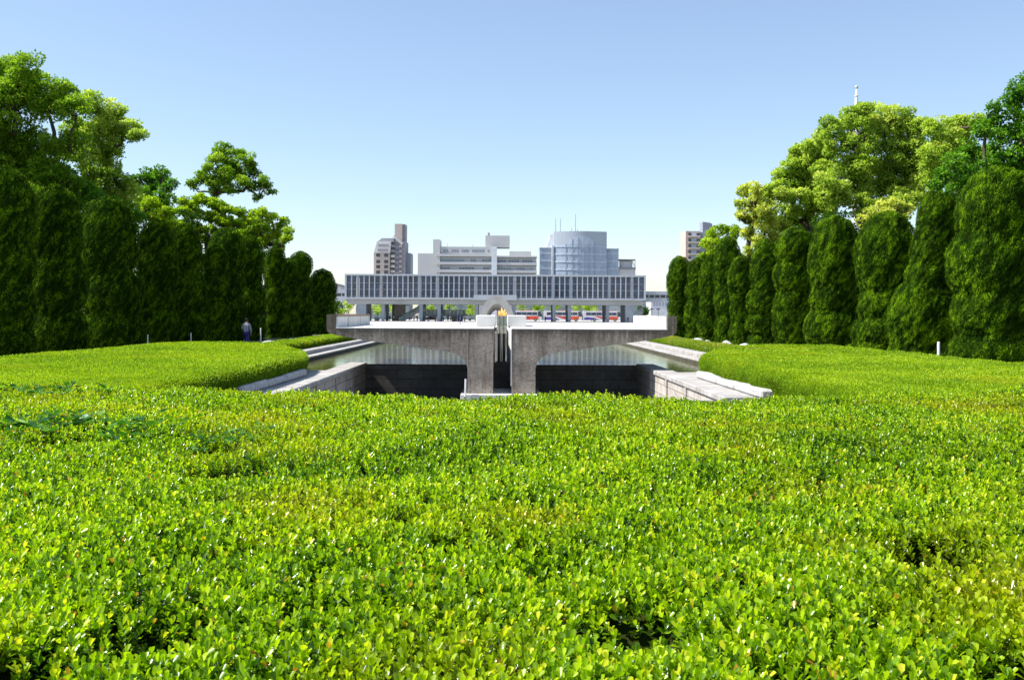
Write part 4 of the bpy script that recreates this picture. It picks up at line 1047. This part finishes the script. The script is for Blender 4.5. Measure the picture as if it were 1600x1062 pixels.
def car(px, D, label, mat, van=False):
    k = D/F; x = (px-784)*k; z0 = gz(D)+.03; L, H = (4.6, 1.45) if not van else (4.8, 2.1)
    o = root('parked_car' if not van else 'parked_van', label, 'car' if not van else 'van', (x, D, z0))
    b = MB()
    if van: prof = [(-2.4, .3), (2.35, .3), (2.4, .9), (1.9, 1.2), (1.3, 2.0), (-2.3, 2.1), (-2.4, 1.9)]
    else: prof = [(-2.3, .3), (2.25, .3), (2.3, .75), (1.3, .92), (.6, 1.42), (-1.2, 1.45), (-1.9, 1.0), (-2.3, .9)]
    b.prism_y([(x+a, z0+c) for a, c in prof], D, D+1.75); b.build('body', mat, o)
    b = MB(); b.prism_y([(x+a, z0+c) for a, c in ([(-1.6, .98), (1.0, .95), (.5, 1.36), (-1.1, 1.38)] if not van else [(-2.2, 1.25), (1.7, 1.25), (1.2, 1.85), (-2.2, 1.9)])], D-.012, D-.003); b.build('window', M['dark_glass'], o)
    for t in (-1.45, 1.4):
        w_ = MB(); w_.tube([(x+t, D-.03, z0+.32), (x+t, D+.2, z0+.32)], .32, 14); wo = w_.build('wheel', M['tyre'], o)
        w_ = MB(); w_.tube([(x+t, D-.05, z0+.32), (x+t, D-.032, z0+.32)], .17, 10); w_.build('rim', M['steel'], wo)
car(677, 305, 'black car parked under the museum beyond the glass gallery', plain('car_black', (.012, .008, .012), .3))
car(551, 300, 'white van parked beside the left museum wall', M['white_paint'], True)
pr = root('parasol', 'white flat canopy on a pole in the first museum bay', 'parasol', (mx(585)*1.03, 290, gm))
xx = mx(585)*1.03
b = MB(); b.tube([(xx, 290, gm), (xx, 290, gm+2.4)], .06, 6); b.build('pole', M['white_paint'], pr)
b = MB(); b.obox((xx, 290, gm+2.5), (2.6, 2.2, .12), ry=.12); b.obox((xx, 290, gm+2.62), (1.3, 1.1, .12), ry=.12); b.build('canopy', M['white_paint'], pr)
b = MB(); b.box(xx-.2, xx+1.3, 289.6, 290.6, gm+.35, gm+1.1, bev=.05); b.box(xx-.1, xx+1.2, 289.7, 290.5, gm, gm+.34, m=1); b.build('cart', [M['white_paint'], M['grey_metal']], pr)

# ------------------------------------------------------------------ buildings behind
def grid_windows(parent, xs_, zs_, y, w, h, mat, name='window', frame=None):
    for z in zs_:
        for x in xs_:
            b = MB(); b.box(x-w/2, x+w/2, y-.02, y+.05, z-h/2, z+h/2, m=0)
            if frame: b.box(x-w/2-.2, x+w/2+.2, y-.25, y-.023, z-h/2-.22, z-h/2-.02, m=1)
            b.build(name, [mat, frame or mat], parent)
def lin(a, b_, n): return [a+(b_-a)*i/(n-1) for i in range(n)]

# apartment tower on the left
D = 450.0; k = D/F; X_ = lambda px: (px-784)*k; Z_ = lambda py_: (489-py_-.9)*k; G = gz(D)
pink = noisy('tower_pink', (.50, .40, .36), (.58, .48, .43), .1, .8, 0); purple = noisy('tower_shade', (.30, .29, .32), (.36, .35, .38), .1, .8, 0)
tw_white = plain('tower_white', (.66, .62, .60), .6); slate = plain('tower_slate', (.36, .38, .42), .6)
tw = root('apartment_tower', 'pinkish stepped apartment tower with a tall lift shaft, left of the museum centre', 'building', (X_(608), D, G))
b = MB(); b.box(X_(583.5), X_(608.5), D, D+16, G, Z_(395)); b.build('wall', pink, tw)
b = MB(); b.prism_y([(X_(583.8), Z_(395)+.003), (X_(608.8), Z_(395)+.003), (X_(610.5), Z_(377.5)), (X_(588.5), Z_(377.5))], D-.4, D+16); b.build('upper_wall', tw_white, tw)
b = MB(); b.prism_y([(X_(588.5), Z_(377.5)+.003), (X_(614.5), Z_(377.5)+.003), (X_(614.5), Z_(372)), (X_(596), Z_(372))], D+.5, D+15); b.build('roof', slate, tw)
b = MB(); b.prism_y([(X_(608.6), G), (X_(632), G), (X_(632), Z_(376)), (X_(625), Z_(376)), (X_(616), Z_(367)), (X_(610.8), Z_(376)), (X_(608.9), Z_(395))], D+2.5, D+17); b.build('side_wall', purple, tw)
b = MB(); b.box(X_(615.3), X_(627), D+2.2, D+9, Z_(376), Z_(349)); b.box(X_(627)+.003, X_(631.5), D+4, D+12, G, Z_(349), m=1); b.build('lift_shaft', [pink, purple], tw)
b = MB(); b.box(X_(632)+.003, X_(639.5), D+6, D+18, G, Z_(394)); b.build('rear_wing', plain('tower_grey', (.30, .33, .36), .7), tw)
b = MB(); b.obox((X_(620.5), D+2.0, Z_(374.5)), (5.4, .5, 1.1), ry=.72); b.build('sloping_rail', tw_white, tw)
grid_windows(tw, [X_(590.5), X_(603)], [Z_(y) for y in (399, 409, 417, 425.5, 434, 443)], D-.1, 1.7, 1.5, M['dark_glass'], frame=tw_white)
for y, x0, x1 in ((383.5, 591, 607), (391, 590, 606.5)):
    bx(X_(x0), X_(x1), D-.45, D-.41, Z_(y)-.55, Z_(y)+.55).build('window', purple, tw)
for i in range(8):
    z = Z_(385+i*8)
    bx(X_(609.6), X_(616), D+1.4, D+2.45, z-.2, z+.9).build('balcony', tw_white if i > 1 else purple, tw)
    bx(X_(616.6), X_(622), D+1.8, D+2.47, z-.5, z+.4).build('balcony', purple, tw)
    bx(X_(622.5), X_(626.8), D+1.6, D+2.15, z-.2, z+.8).build('balcony', pink, tw)
    bx(X_(609.6), X_(615.6), D+2.44, D+2.49, z+1.0, z+1.9).build('window', M['dark_glass'], tw)

# long office building
D = 420.0; k = D/F; X_ = lambda px: (px-784)*k; Z_ = lambda py_: (489-py_-.4)*k; G = gz(D)
og = noisy('office_grey', (.47, .47, .47), (.54, .54, .54), .08, .8, 0); og2 = noisy('office_pale', (.52, .515, .51), (.58, .575, .57), .08, .8, 0); ow = plain('office_white', (.68, .70, .74), .6); sh = plain('ledge_shade_roof_grey', (.27, .27, .28), .8)
of = root('office_building', 'long grey office building with ribbon windows and rooftop blocks above the museum', 'building', (X_(745), D, G))
b = MB(); b.box(X_(652), X_(676), D+1, D+14, G, Z_(395.8)); b.box(X_(676)+.003, X_(686.8), D+.6, D+12, G, Z_(374)); b.build('left_wing', og2, of)
b = MB(); b.box(X_(686.8)+.003, X_(767.5), D+1.5, D+16, G, Z_(385)); b.box(X_(767.5)+.003, X_(838), D+1.5, D+16, G, Z_(399.5)); b.build('wall', og, of)
b = MB()
for y0, y1, x0, x1 in ((396.5, 400.5, 681, 767.4), (409, 413.3, 681, 767.4), (421, 425.5, 681, 767.4), (409.5, 413.6, 776, 838.5), (421.5, 425.8, 776, 838.5), (399.2, 401.5, 776, 838.8), (434, 438, 681, 838)):
    b.box(X_(x0), X_(x1), D+.1, D+1.497, Z_(y1), Z_(y0)); b.box(X_(x0), X_(x1), D+.9, D+1.49, Z_(y1+1.0), Z_(y1)-.003, m=1)  # dark strip below each ledge paints in its shadow
b.build('ledge', [og2, sh], of)
b = MB(); b.box(X_(767.5), X_(776), D-.5, D+1.49, G, Z_(385)); b.build('stair_shaft', ow, of)
b = MB(); b.box(X_(757.5), X_(796), D+5, D+14, Z_(385), Z_(366.3)); b.box(X_(796)+.003, X_(830), D+5, D+13, Z_(399.5), Z_(391)); b.build('roof_block', og2, of)
for pa, ya, yb2, rr in ((762.5, 366.3, 361, .45), (697, 385, 378, .08), (737, 385, 379, .08)):
    b = MB(); b.tube([(X_(pa), D+8, Z_(ya)), (X_(pa), D+8, Z_(yb2))], rr, 7); b.build('antenna', M['grey_metal'], of)
wb = plain('office_window', (.24, .27, .33), .4); wp = plain('office_window_teal', (.28, .34, .37), .4)  # windows paled to carry distance haze in their colour
def ribbon(y, h, x0, x1, n, gaps, mat):
    st = (x1-x0)/n
    for i in range(n):
        if i in gaps: continue
        bx(X_(x0+i*st+.4), X_(x0+(i+1)*st-.3), D+1.44, D+1.497, Z_(y+h/2), Z_(y-h/2)).build('window', mat, of)
ribbon(391.6, 4.2, 691.5, 765, 18, (2, 6, 10, 16), wb); ribbon(406.5, 4.4, 684, 766, 18, (9, 10, 13, 14), wp); ribbon(418.7, 3.8, 688, 764, 16, (3, 4, 5, 11, 12, 13), wb)
ribbon(407, 4.2, 777.5, 832, 13, (3, 8), wb); ribbon(419, 3.6, 777.5, 832, 13, (5, 6, 10, 11), wp)

# glass tower
D = 440.0; k = D/F; X_ = lambda px: (px-784)*k; Z_ = lambda py_: (489-py_+.6)*k; G = gz(D)
gt = root('glass_office_tower', 'blue glass office tower with a convex front, arched glazing and side wings', 'building', (X_(906), D, G))
gpan = noisy('tower_panel', (.36, .41, .47), (.44, .48, .54), .05, .6, 0)
def bow(x0, x1, y, depth, n=14, bulge=3.0):
    pts = [(x0+(x1-x0)*i/n, y - bulge*(1-(2*i/n-1)**2)) for i in range(n+1)]
    return pts + [(x1, y+depth), (x0, y+depth)]
b = MB(); b.prism_z(bow(X_(864.6), X_(947.5), D, 22), G, Z_(383.5)); b.build('glass_front', M['blue_glass'], gt)
b = MB(); b.prism_z(bow(X_(864.6), X_(947.5), D, 22), Z_(383.5)+.003, Z_(362)); b.build('upper_wall', gpan, gt)
for i, y in enumerate(range(384, 470, 12)):                                       # pale spandrel strips following the bow
    b = MB(); P1 = bow(X_(864.6), X_(947.5), D-.18, .3); n = 15; inner = [(x, y_+.17) for x, y_ in P1[:n]][::-1]
    b.prism_z(P1[:n]+inner, Z_(y+2.6), Z_(y)); b.build('spandrel', M['pale_glass'], gt)
b = MB()
cxp, hw = 906.5, 23
def bowy(px): t = 2*(px-864.6)/(947.5-864.6)-1; return D-3.0*(1-t*t)
N_ = 16
for i in range(N_):
    a0, a1 = cxp-hw+2*hw*i/N_, cxp-hw+2*hw*(i+1)/N_
    top = lambda a: 384-14.5*sqrt(max(0, 1-((a-cxp)/hw)**2))
    V = [(X_(a0), bowy(a0)-.1, Z_(383.4)), (X_(a1), bowy(a1)-.1, Z_(383.4)), (X_(a1), bowy(a1)-.1, Z_(top(a1))), (X_(a0), bowy(a0)-.1, Z_(top(a0)))]
    V += [(x, y+.08, z) for x, y, z in V]
    b.add(V, [(0, 1, 2, 3), (7, 6, 5, 4), (3, 2, 6, 7), (0, 4, 5, 1), (1, 5, 6, 2), (0, 3, 7, 4)])
b.build('arched_glazing', M['pale_glass'], gt)
for px in (883, 892.5, 901.5, 910.5, 919.5, 928):
    x = X_(px); b = MB(); b.box(x-.07, x+.07, bowy(px)-.3, bowy(px)-.12, Z_(460), Z_(384-13.5*sqrt(max(0, 1-((px-cxp)/24)**2)))); b.build('mullion', gpan, gt)
for (x0, x1, yt) in ((843, 861.5, 387.8), (947.6, 967, 388.8)):
    b = MB(); b.box(X_(x0), X_(x1), D+2, D+18, G, Z_(yt)); b.build('side_wing', M['blue_glass'], gt)
    for y in range(394, 470, 12): bx(X_(x0)+.02, X_(x1)-.02, D+1.8, D+1.99, Z_(y+2.6), Z_(y)).build('spandrel', M['pale_glass'], gt)
    bx(X_(x0)-.1, X_(x1)+.1, D+1.7, D+18, Z_(yt)+.003, Z_(yt-1.2)).build('parapet', gpan, gt)
b = MB(); b.box(X_(861.6), X_(864.5), D-.6, D+18, G, Z_(384)); b.build('white_fin', ow, gt)
b = MB(); b.prism_y([(X_(853), Z_(387.8)), (X_(864.5), Z_(387.8)), (X_(864.5), Z_(363)), (X_(860), Z_(366))], D+6, D+16); b.build('sloping_roof', plain('roof_white', (.8, .82, .85), .5), gt)
for px, yt, yb in ((869, 339, 362), (876.5, 339, 362), (894.5, 354, 362), (900.5, 332, 362), (904, 355, 362)):
    b = MB(); b.tube([(X_(px), D+8, Z_(yb)), (X_(px), D+8, Z_(yt))], [.14, .09], 5); b.build('antenna', M['grey_metal'], gt)
an = root('rooftop_frame_building', 'low pale building with an open rooftop frame right of the glass tower', 'building', (X_(981), D, G))
b = MB(); b.box(X_(967.3), X_(994), D+3, D+14, G, Z_(420)); b.build('wall', og2, an)
b = MB(); b.box(X_(967.3), X_(994.3), D+2.6, D+14, Z_(420)+.003, Z_(416.5)); b.box(X_(968.5), X_(994), D+3, D+12, Z_(405.5), Z_(403.8)); b.build('roof', sh, an)
b = MB(); b.box(X_(992.8), X_(994), D+3, D+3.4, Z_(416.5)+.003, Z_(405.5)-.003); b.box(X_(968.5), X_(969.2), D+3, D+3.4, Z_(416.5)+.003, Z_(405.5)-.003); b.obox((X_(990.8), D+3.2, Z_(411)), (.4, .3, 3.2), ry=-.45); b.build('post_frame', og, an)
b = MB(); b.box(X_(971), X_(990), D+5, D+9, Z_(416.5)+.003, Z_(406.6)); b.build('tank', plain('tank_white', (.75, .77, .8), .5), an)

# apartment block at right
D = 500.0; k = D/F; X_ = lambda px: (px-784)*k; Z_ = lambda py_: (489-py_+1.5)*k; G = gz(D)
ap = root('apartment_block', 'pink and cream apartment block rising over the far right topiary', 'building', (X_(1090), D, G))
b = MB(); b.box(X_(1070.5), X_(1074.5), D-.5, D+15, G, Z_(361)); b.build('end_wall', plain('block_pink', (.58, .42, .37), .8), ap)
b = MB(); b.box(X_(1074.5)+.003, X_(1093.5), D, D+15, G, Z_(361)); b.build('wall', plain('block_cream', (.58, .50, .44), .8), ap)
b = MB(); b.box(X_(1093.5)+.003, X_(1118), D+1, D+16, G, Z_(362.5)); b.build('side_wing', plain('block_grey', (.36, .38, .42), .8), ap)
b = MB(); b.prism_y([(X_(1098.5), Z_(362.5)+.003), (X_(1113.5), Z_(362.5)+.003), (X_(1113.5), Z_(349)), (X_(1109), Z_(347)), (X_(1098.5), Z_(345.8))], D+2, D+10); b.build('roof_tower', plain('block_dark', (.26, .28, .34), .8), ap)
for i in range(8):
    y = 366+i*9.2
    for x0, x1 in ((1075.2, 1079.5), (1080.5, 1087), (1088, 1093)): bx(X_(x0), X_(x1), D-.1, D-.003, Z_(y+2), Z_(y-2)).build('window', M['dark_glass'] if x0 != 1080.5 else M['pale_glass'], ap)
    bx(X_(1074.6), X_(1093.4), D-1.0, D-.103, Z_(y+4.6), Z_(y+2.2)).build('balcony', plain('balcony_cream', (.62, .54, .47), .8) if i == 0 else bpy.data.materials['balcony_cream'], ap)

# low buildings at both sides of the museum
D = 360.0; k = D/F; X_ = lambda px: (px-784)*k; G = gz(D)
lo = root('low_white_building', 'small white building with narrow windows below the right footbridge', 'building', (X_(1034), D, G))
b = MB(); b.box(X_(1017), X_(1056), D, D+12, G, (490.3-470.5)*k); b.build('wall', plain('annex_white', (.50, .52, .56), .7), lo)
grid_windows(lo, [X_(p) for p in (1022, 1026.5, 1031, 1036, 1041)], [(490.3-475)*k], D-.05, .6, 1.3, wb)
lo = root('low_grey_building', 'grey storeyed building behind the right footbridge', 'building', (X_(1014), D+40, G))
b = MB(); b.box(X_(1000)*1.11, X_(1019)*1.11, D+40, D+52, G, (490-466)*k*1.11)
for y in (471, 476, 481, 486): b.box(X_(1000)*1.11, X_(1019)*1.11, D+39.7, D+39.99, (490-y)*k*1.11, (490-y)*k*1.11+.35, m=1)
b.build('wall', [og, sh], lo)
lo = root('distant_hall', 'distant pale hall with a rounded roof left of the museum', 'building', (X_(524)*1.4, 500, G))
k5 = 500/F; b = MB(); xa, xb = (516-784)*k5, (532-784)*k5
b.box(xa, xb, 500, 515, G, (488-448)*k5); b.build('wall', og, lo)
b = MB(); pts = [(xa+(xb-xa)*(.5-.5*cos(pi*i/8)), (488-448)*k5+.003+1.6*sin(pi*i/8)) for i in range(9)][::-1]; b.prism_y(pts, 500, 515); b.build('roof', sh, lo)
for i, (px0, px1, yt) in enumerate(((556, 640, 478), (655, 745, 476), (800, 905, 477), (905, 1000, 474))):
    D2 = 395.0; kk = D2/F
    lo = root('street_building', ['low grey street block behind the escalator bay', 'low street block behind the glass gallery', 'low street block behind the first two coaches', 'low street block behind the third coach'][i], 'building', ((px0+px1)/2*kk-784*kk, D2, gz(D2)), 'low street blocks beyond the museum')
    b = MB(); xa, xb = (px0-784)*kk, (px1-784)*kk; b.box(xa, xb, D2, D2+10, gz(D2), (489-yt)*kk); b.build('wall', noisy('street_block_%d' % i, (.12, .16, .16), (.30, .33, .34), .25, .7, 0), lo)
    n = max(3, int((xb-xa)/3)); grid_windows(lo, lin(xa+1.5, xb-1.5, n), [gz(D2)+1.6], D2-.03, 1.8, 1.6, M['green_glass'])

# street lamps at right, small
for i, px in enumerate((1018.5, 1028.5)):
    x = (px-784)*300/F; zt_ = (490.2-483)*300/F
    o = root('street_lamp', ['left of the two dark disc lamps right of the museum', 'right of the two dark disc lamps right of the museum'][i], 'street lamp', (x, 300, gz(300)), 'disc lamps right of the museum')
    b = MB(); b.tube([(x, 300, gz(300)), (x, 300, zt_)], .07, 6); b.build('pole', M['dark_metal'], o)
    b = MB(); b.tube([(x, 300, zt_-.1), (x, 300, zt_+.1), (x, 300, zt_+.25)], [.55, .65, .1], 10); b.build('lamp_shade', M['dark_metal'], o)

# white spire behind the right trees
D = 125.0
o = root('spire', 'slender white spire with a ball rising behind the largest right tree', 'monument', (*P(1338, 300, D)[:2], GZ))
pt, pm_, pb = P(1338.4, 139, D), P(1338.2, 158, D), P(1338, 300, D)
b = MB(); b.tube([(pb[0], D, GZ), (pb[0], D, pb[2]), (pm_[0], D, pm_[2]), (pt[0], D, pt[2])], [.75, .5, .20, .07], 10); b.build('shaft', M['white_paint'], o, smooth=True)
b = MB(); b.ball((pt[0], D, pt[2]+.2), .22, 10); b.build('finial_ball', plain('finial_gold', (.55, .58, .45), .3, metal=.3), o, smooth=True)
for y, r in ((205, .55), (150, .26)):
    q = P(1338.2, y, D); b = MB(); b.ball(tuple(q), (r, r, r*.6), 12); b.build('ring', M['white_paint'], o, smooth=True)

# ------------------------------------------------------------------ people
def skin_obj(name, verts, edges, radii, mat, parent, rootv=0, lvl=2):
    me = bpy.data.meshes.new(name); off = wloc(parent) if parent else np.zeros(3)
    me.from_pydata([tuple(np.array(v)-off) for v in verts], edges, []); me.materials.append(mat)
    o = bpy.data.objects.new(name, me); COL.objects.link(o)
    if parent: o.parent = parent
    md = o.modifiers.new('skin', 'SKIN'); md.use_smooth_shade = True
    sk = me.skin_vertices[0].data if me.skin_vertices else None
    if sk is None:
        bpy.context.view_layer.objects.active = o
    for i, r in enumerate(radii):
        me.skin_vertices[0].data[i].radius = (r, r) if np.isscalar(r) else r
        me.skin_vertices[0].data[i].use_root = (i == rootv)
    s = o.modifiers.new('sub', 'SUBSURF'); s.levels = lvl; s.render_levels = lvl
    return o
def skin_layer(me):
    return me.skin_vertices
skin_m = plain('skin', (.42, .26, .18), .6)
def person(x, y, zg, h, face, label, top, legs, hair=(.01, .01, .01), stride=.1, detail=False, group=None, arm='hang'):
    """standing or walking figure, h = height; face = heading angle (0 looks to +y)"""
    s = h/1.72; c, sn = cos(face), sin(face)
    W = lambda a, b_, z: (x+(a*c+b_*sn)*s, y+(-a*sn+b_*c)*s, zg+z*s)
    o = root('person', label, 'person', (x, y, zg), group)
    lvl = 2 if detail else 1
    st = stride
    V = [W(0, 0, .95), W(0, .0, 1.12), W(0, 0, 1.30), W(0, 0, 1.42), W(0, .01, 1.50), W(0, .03, 1.60), W(0, .03, 1.66),
         W(-.09, 0, .90), W(-.10, st*.7, .50), W(-.10, st*.3, .09), W(-.11, st*.3+.16, .035),
         W(.09, 0, .90), W(.10, -st*.3, .50), W(.10, -st*1.4, .12), W(.11, -st*1.4+.14, .035)]
    E = [(0, 1), (1, 2), (2, 3), (3, 4), (4, 5), (5, 6), (0, 7), (7, 8), (8, 9), (9, 10), (0, 11), (11, 12), (12, 13), (13, 14)]
    R = [.12, .11, .125, .07, .05, .088, .07, .085, .058, .04, .035, .085, .058, .04, .035]
    R = [r*s for r in R]
    hands = {}
    for sg in (-1, 1):
        if arm == 'fwd' and sg == -1: pts = [(.17*sg, 0, 1.38), (.26*sg, .02, 1.12), (.22*sg, .22, 1.0), (.19*sg, .32, 1.0)]
        else: pts = [(.17*sg, 0, 1.38), (.25*sg, -.02, 1.10), (.27*sg, .04, .86), (.27*sg, .07, .78)]
        b0 = len(V); V += [W(*p) for p in pts]; E += [(3, b0), (b0, b0+1), (b0+1, b0+2), (b0+2, b0+3)]; R += [.06*s, .045*s, .032*s, .03*s]
        if detail:
            end = np.array(pts[3]); dv = unit(np.array(pts[3])-np.array(pts[2])); sd = np.array([0, 1, 0]) if abs(dv[2]) > .5 else np.array([1, 0, 0])
            for fi, (off_, ln) in enumerate(((-.03, .065), (-.01, .08), (.01, .075), (.028, .06))):
                q = len(V); V += [W(*(end+sd*off_+dv*.035)), W(*(end+sd*off_*1.1+dv*(.035+ln*.55)+[-.006*sg, 0, 0])), W(*(end+sd*off_*1.1+dv*(.03+ln)+[-.02*sg, 0, 0]))]
                E += [(b0+3, q), (q, q+1), (q+1, q+2)]; R += [.010, .009, .008]
            q = len(V); V += [W(*(end-sd*.035+dv*-.01+[-.01*sg, 0, 0])), W(*(end-sd*.055+dv*.03+[-.02*sg, 0, 0]))]; E += [(b0+3, q), (q, q+1)]; R += [.011, .009]
    skin_obj('body', V, E, R, skin_m, o, 0, lvl)
    tm = plain('cloth_'+label[:12].replace(' ', '_'), top, .9); lm = plain('legs_'+label[:12].replace(' ', '_'), legs, .9)
    JV = [W(0, 0, .86), W(0, -.005, 1.08), W(0, -.01, 1.27), W(0, -.01, 1.42)]; JE = [(0, 1), (1, 2), (2, 3)]; JR = [.175, .16, .165, .10]
    for sg in (-1, 1):
        if arm == 'fwd' and sg == -1: pts = [(.18*sg, 0, 1.37), (.27*sg, .02, 1.12), (.23*sg, .2, 1.0)]
        else: pts = [(.18*sg, 0, 1.37), (.26*sg, -.02, 1.10), (.28*sg, .03, .88)]
        b0 = len(JV); JV += [W(*p) for p in pts]; JE += [(3, b0), (b0, b0+1), (b0+1, b0+2)]; JR += [.078, .066, .052]
    skin_obj('jacket', JV, JE, [r*s for r in JR], tm, o, 0, lvl)
    TV = [W(0, 0, .93), W(-.09, 0, .88), W(-.10, st*.7, .50), W(-.10, st*.3, .12), W(.09, 0, .88), W(.10, -st*.3, .50), W(.10, -st*1.4, .14)]
    skin_obj('trousers', TV, [(0, 1), (1, 2), (2, 3), (0, 4), (4, 5), (5, 6)], [r*s for r in (.14, .105, .085, .07, .105, .085, .07)], lm, o, 0, lvl)
    hm = plain('hair_black', hair, .6) if 'hair_black' not in bpy.data.materials else bpy.data.materials['hair_black']
    b = MB(); hc = W(0, .005, 1.655); b.ball(hc, (.098*s, .108*s, .105*s), 12 if detail else 8); b.build('hair', hm, o, smooth=True)
    b = MB()
    for q, hx in (((-.105, st*.3+.08, .045), 0), ((.105, -st*1.4+.07, .045), 0)): b.ball(W(*q), (.055*s, .13*s, .05*s), 8)
    b.build('shoe', M['tyre'], o, smooth=True)
    if detail:
        for sg in (-1, 1):
            b = MB(); b.ball(W(.085*sg, .03, 1.60), (.012*s, .022*s, .03*s), 8); b.build('ear', skin_m, o, smooth=True)
        b = MB(); b.tube([W(.135, -.13, 1.38), W(.15, -.155, 1.30), W(.14, -.16, 1.20)], [.022, .026, .016], 6); b.build('shoulder_stripe', M['white_paint'], o)
    return o
try:
    bpy.data.meshes.new('t').skin_vertices
    # main walker
    q = P(384, 541, 62)
    person(-15.45, 62, GZ+.01, 1.72, .12, 'man in grey jacket and navy trousers walking away along the left path', (.42, .41, .46), (.04, .04, .20), stride=.18, detail=True, arm='fwd')
    PE = [(719, 205, 1.3, (.03, .04, .04), 'person in dark clothes crouching low on the plaza left of the arch', 1.2), (981, 268, 1.7, (.03, .03, .03), 'person in black standing before the right end of the museum', 0),
          (609, 284, 1.7, (.05, .05, .05), 'person in dark clothes at the escalator foot', 0), (615, 285, 1.6, (.7, .7, .7), 'person in white beside the escalator foot', 1), (647, 286, 1.65, (.7, .7, .7), 'person in white right of the escalator', 2), (652, 284, 1.7, (.04, .04, .05), 'person in black below the escalator top', 0),
          (693, 284, 1.65, (.72, .72, .72), 'person in white below the glass gallery', .5), (700, 285, 1.7, (.03, .03, .04), 'person in black standing before the glass gallery', 0), (735, 283, 1.65, (.7, .7, .7), 'person in white right of the blue notice board', 0), (726, 262, 1.7, (.05, .07, .06), 'person in dark green left of the arch foot', 0),
          (640, 288, 1.7, (.75, .75, .75), 'person in white under the escalator', 0), (852, 283, 1.6, (.06, .06, .07), 'person in grey by the rear of the middle coach', 0)]
    for i, (px, D, h, tc, lab, fc) in enumerate(PE):
        person((px-784)*D/F, D, gz(D)+(.08 if D > 279 else .03), h, fc, lab, tc, (.03, .03, .04), group='visitors near the museum')
except Exception as e:
    import traceback; traceback.print_exc(); print('PEOPLE FAILED', e)

# ------------------------------------------------------------------ haze
USE_HAZE = False
if USE_HAZE:
    hb = MB(); hb.box(-420, 420, -50, 560, -5.5, 90)
    hm, nt, out = newmat('haze_air')
    pv = N(nt, 'ShaderNodeVolumePrincipled'); pv.inputs['Color'].default_value = (.78, .86, 1, 1); pv.inputs['Density'].default_value = .00022
    pv.inputs['Anisotropy'].default_value = .3
    nt.links.new(pv.outputs[0], out.inputs['Volume'])
    tag(hb.build('haze', hm), kind='stuff')

# ------------------------------------------------------------------ light, sky, camera
sd = np.array([-1.0, -.09, 1.257]); sd /= np.linalg.norm(sd)
el = math.asin(sd[2]); az = math.atan2(sd[0], sd[1])
W_ = bpy.data.worlds.new('World'); S.world = W_; W_.use_nodes = True
nt = W_.node_tree; nt.nodes.clear()
sky = nt.nodes.new('ShaderNodeTexSky'); sky.sky_type = 'NISHITA'; sky.sun_disc = False; sky.sun_elevation = el; sky.sun_rotation = az
sky.air_density = 1.0; sky.dust_density = .35; sky.ozone_density = 2.5; sky.altitude = 0
bg = nt.nodes.new('ShaderNodeBackground'); bg.inputs[1].default_value = .100
wo = nt.nodes.new('ShaderNodeOutputWorld'); sk2 = mixc(nt, 1.0, sky.outputs[0], (1.0, .985, .985), 'MULTIPLY'); sk3 = mixc(nt, .14, sk2, (3.5, 3.95, 4.6)); nt.links.new(sk3, bg.inputs[0]); nt.links.new(bg.outputs[0], wo.inputs[0])
ld = bpy.data.lights.new('sun', 'SUN'); ld.energy = 4.5; ld.angle = radians(.5); ld.color = (1, .95, .87)
lo_ = bpy.data.objects.new('sun', ld); COL.objects.link(lo_)
from mathutils import Vector
lo_.rotation_euler = Vector(-sd).to_track_quat('-Z', 'Y').to_euler()
cd = bpy.data.cameras.new('camera'); cam = bpy.data.objects.new('camera', cd); COL.objects.link(cam); S.camera = cam
cd.sensor_width = 36; cd.lens = 36; cd.shift_x = 16/1600; cd.shift_y = -42/1600; cd.clip_end = 6000; cd.clip_start = .1
cam.location = (0, 0, 0); cam.rotation_euler = (radians(90), -ROLL, 0)
cd.dof.use_dof = True; cd.dof.focus_distance = 6.5; cd.dof.aperture_fstop = 11
S.view_settings.view_transform = 'Standard'; S.view_settings.look = 'None'; S.view_settings.exposure = .98; S.view_settings.gamma = 1
S.render.engine = 'CYCLES'
S.cycles.use_denoising = True
S.cycles.max_bounces = 6; S.cycles.diffuse_bounces = 1; S.cycles.glossy_bounces = 3; S.cycles.transmission_bounces = 4; S.cycles.transparent_max_bounces = 6; S.cycles.volume_bounces = 0
S.cycles.sample_clamp_indirect = 6
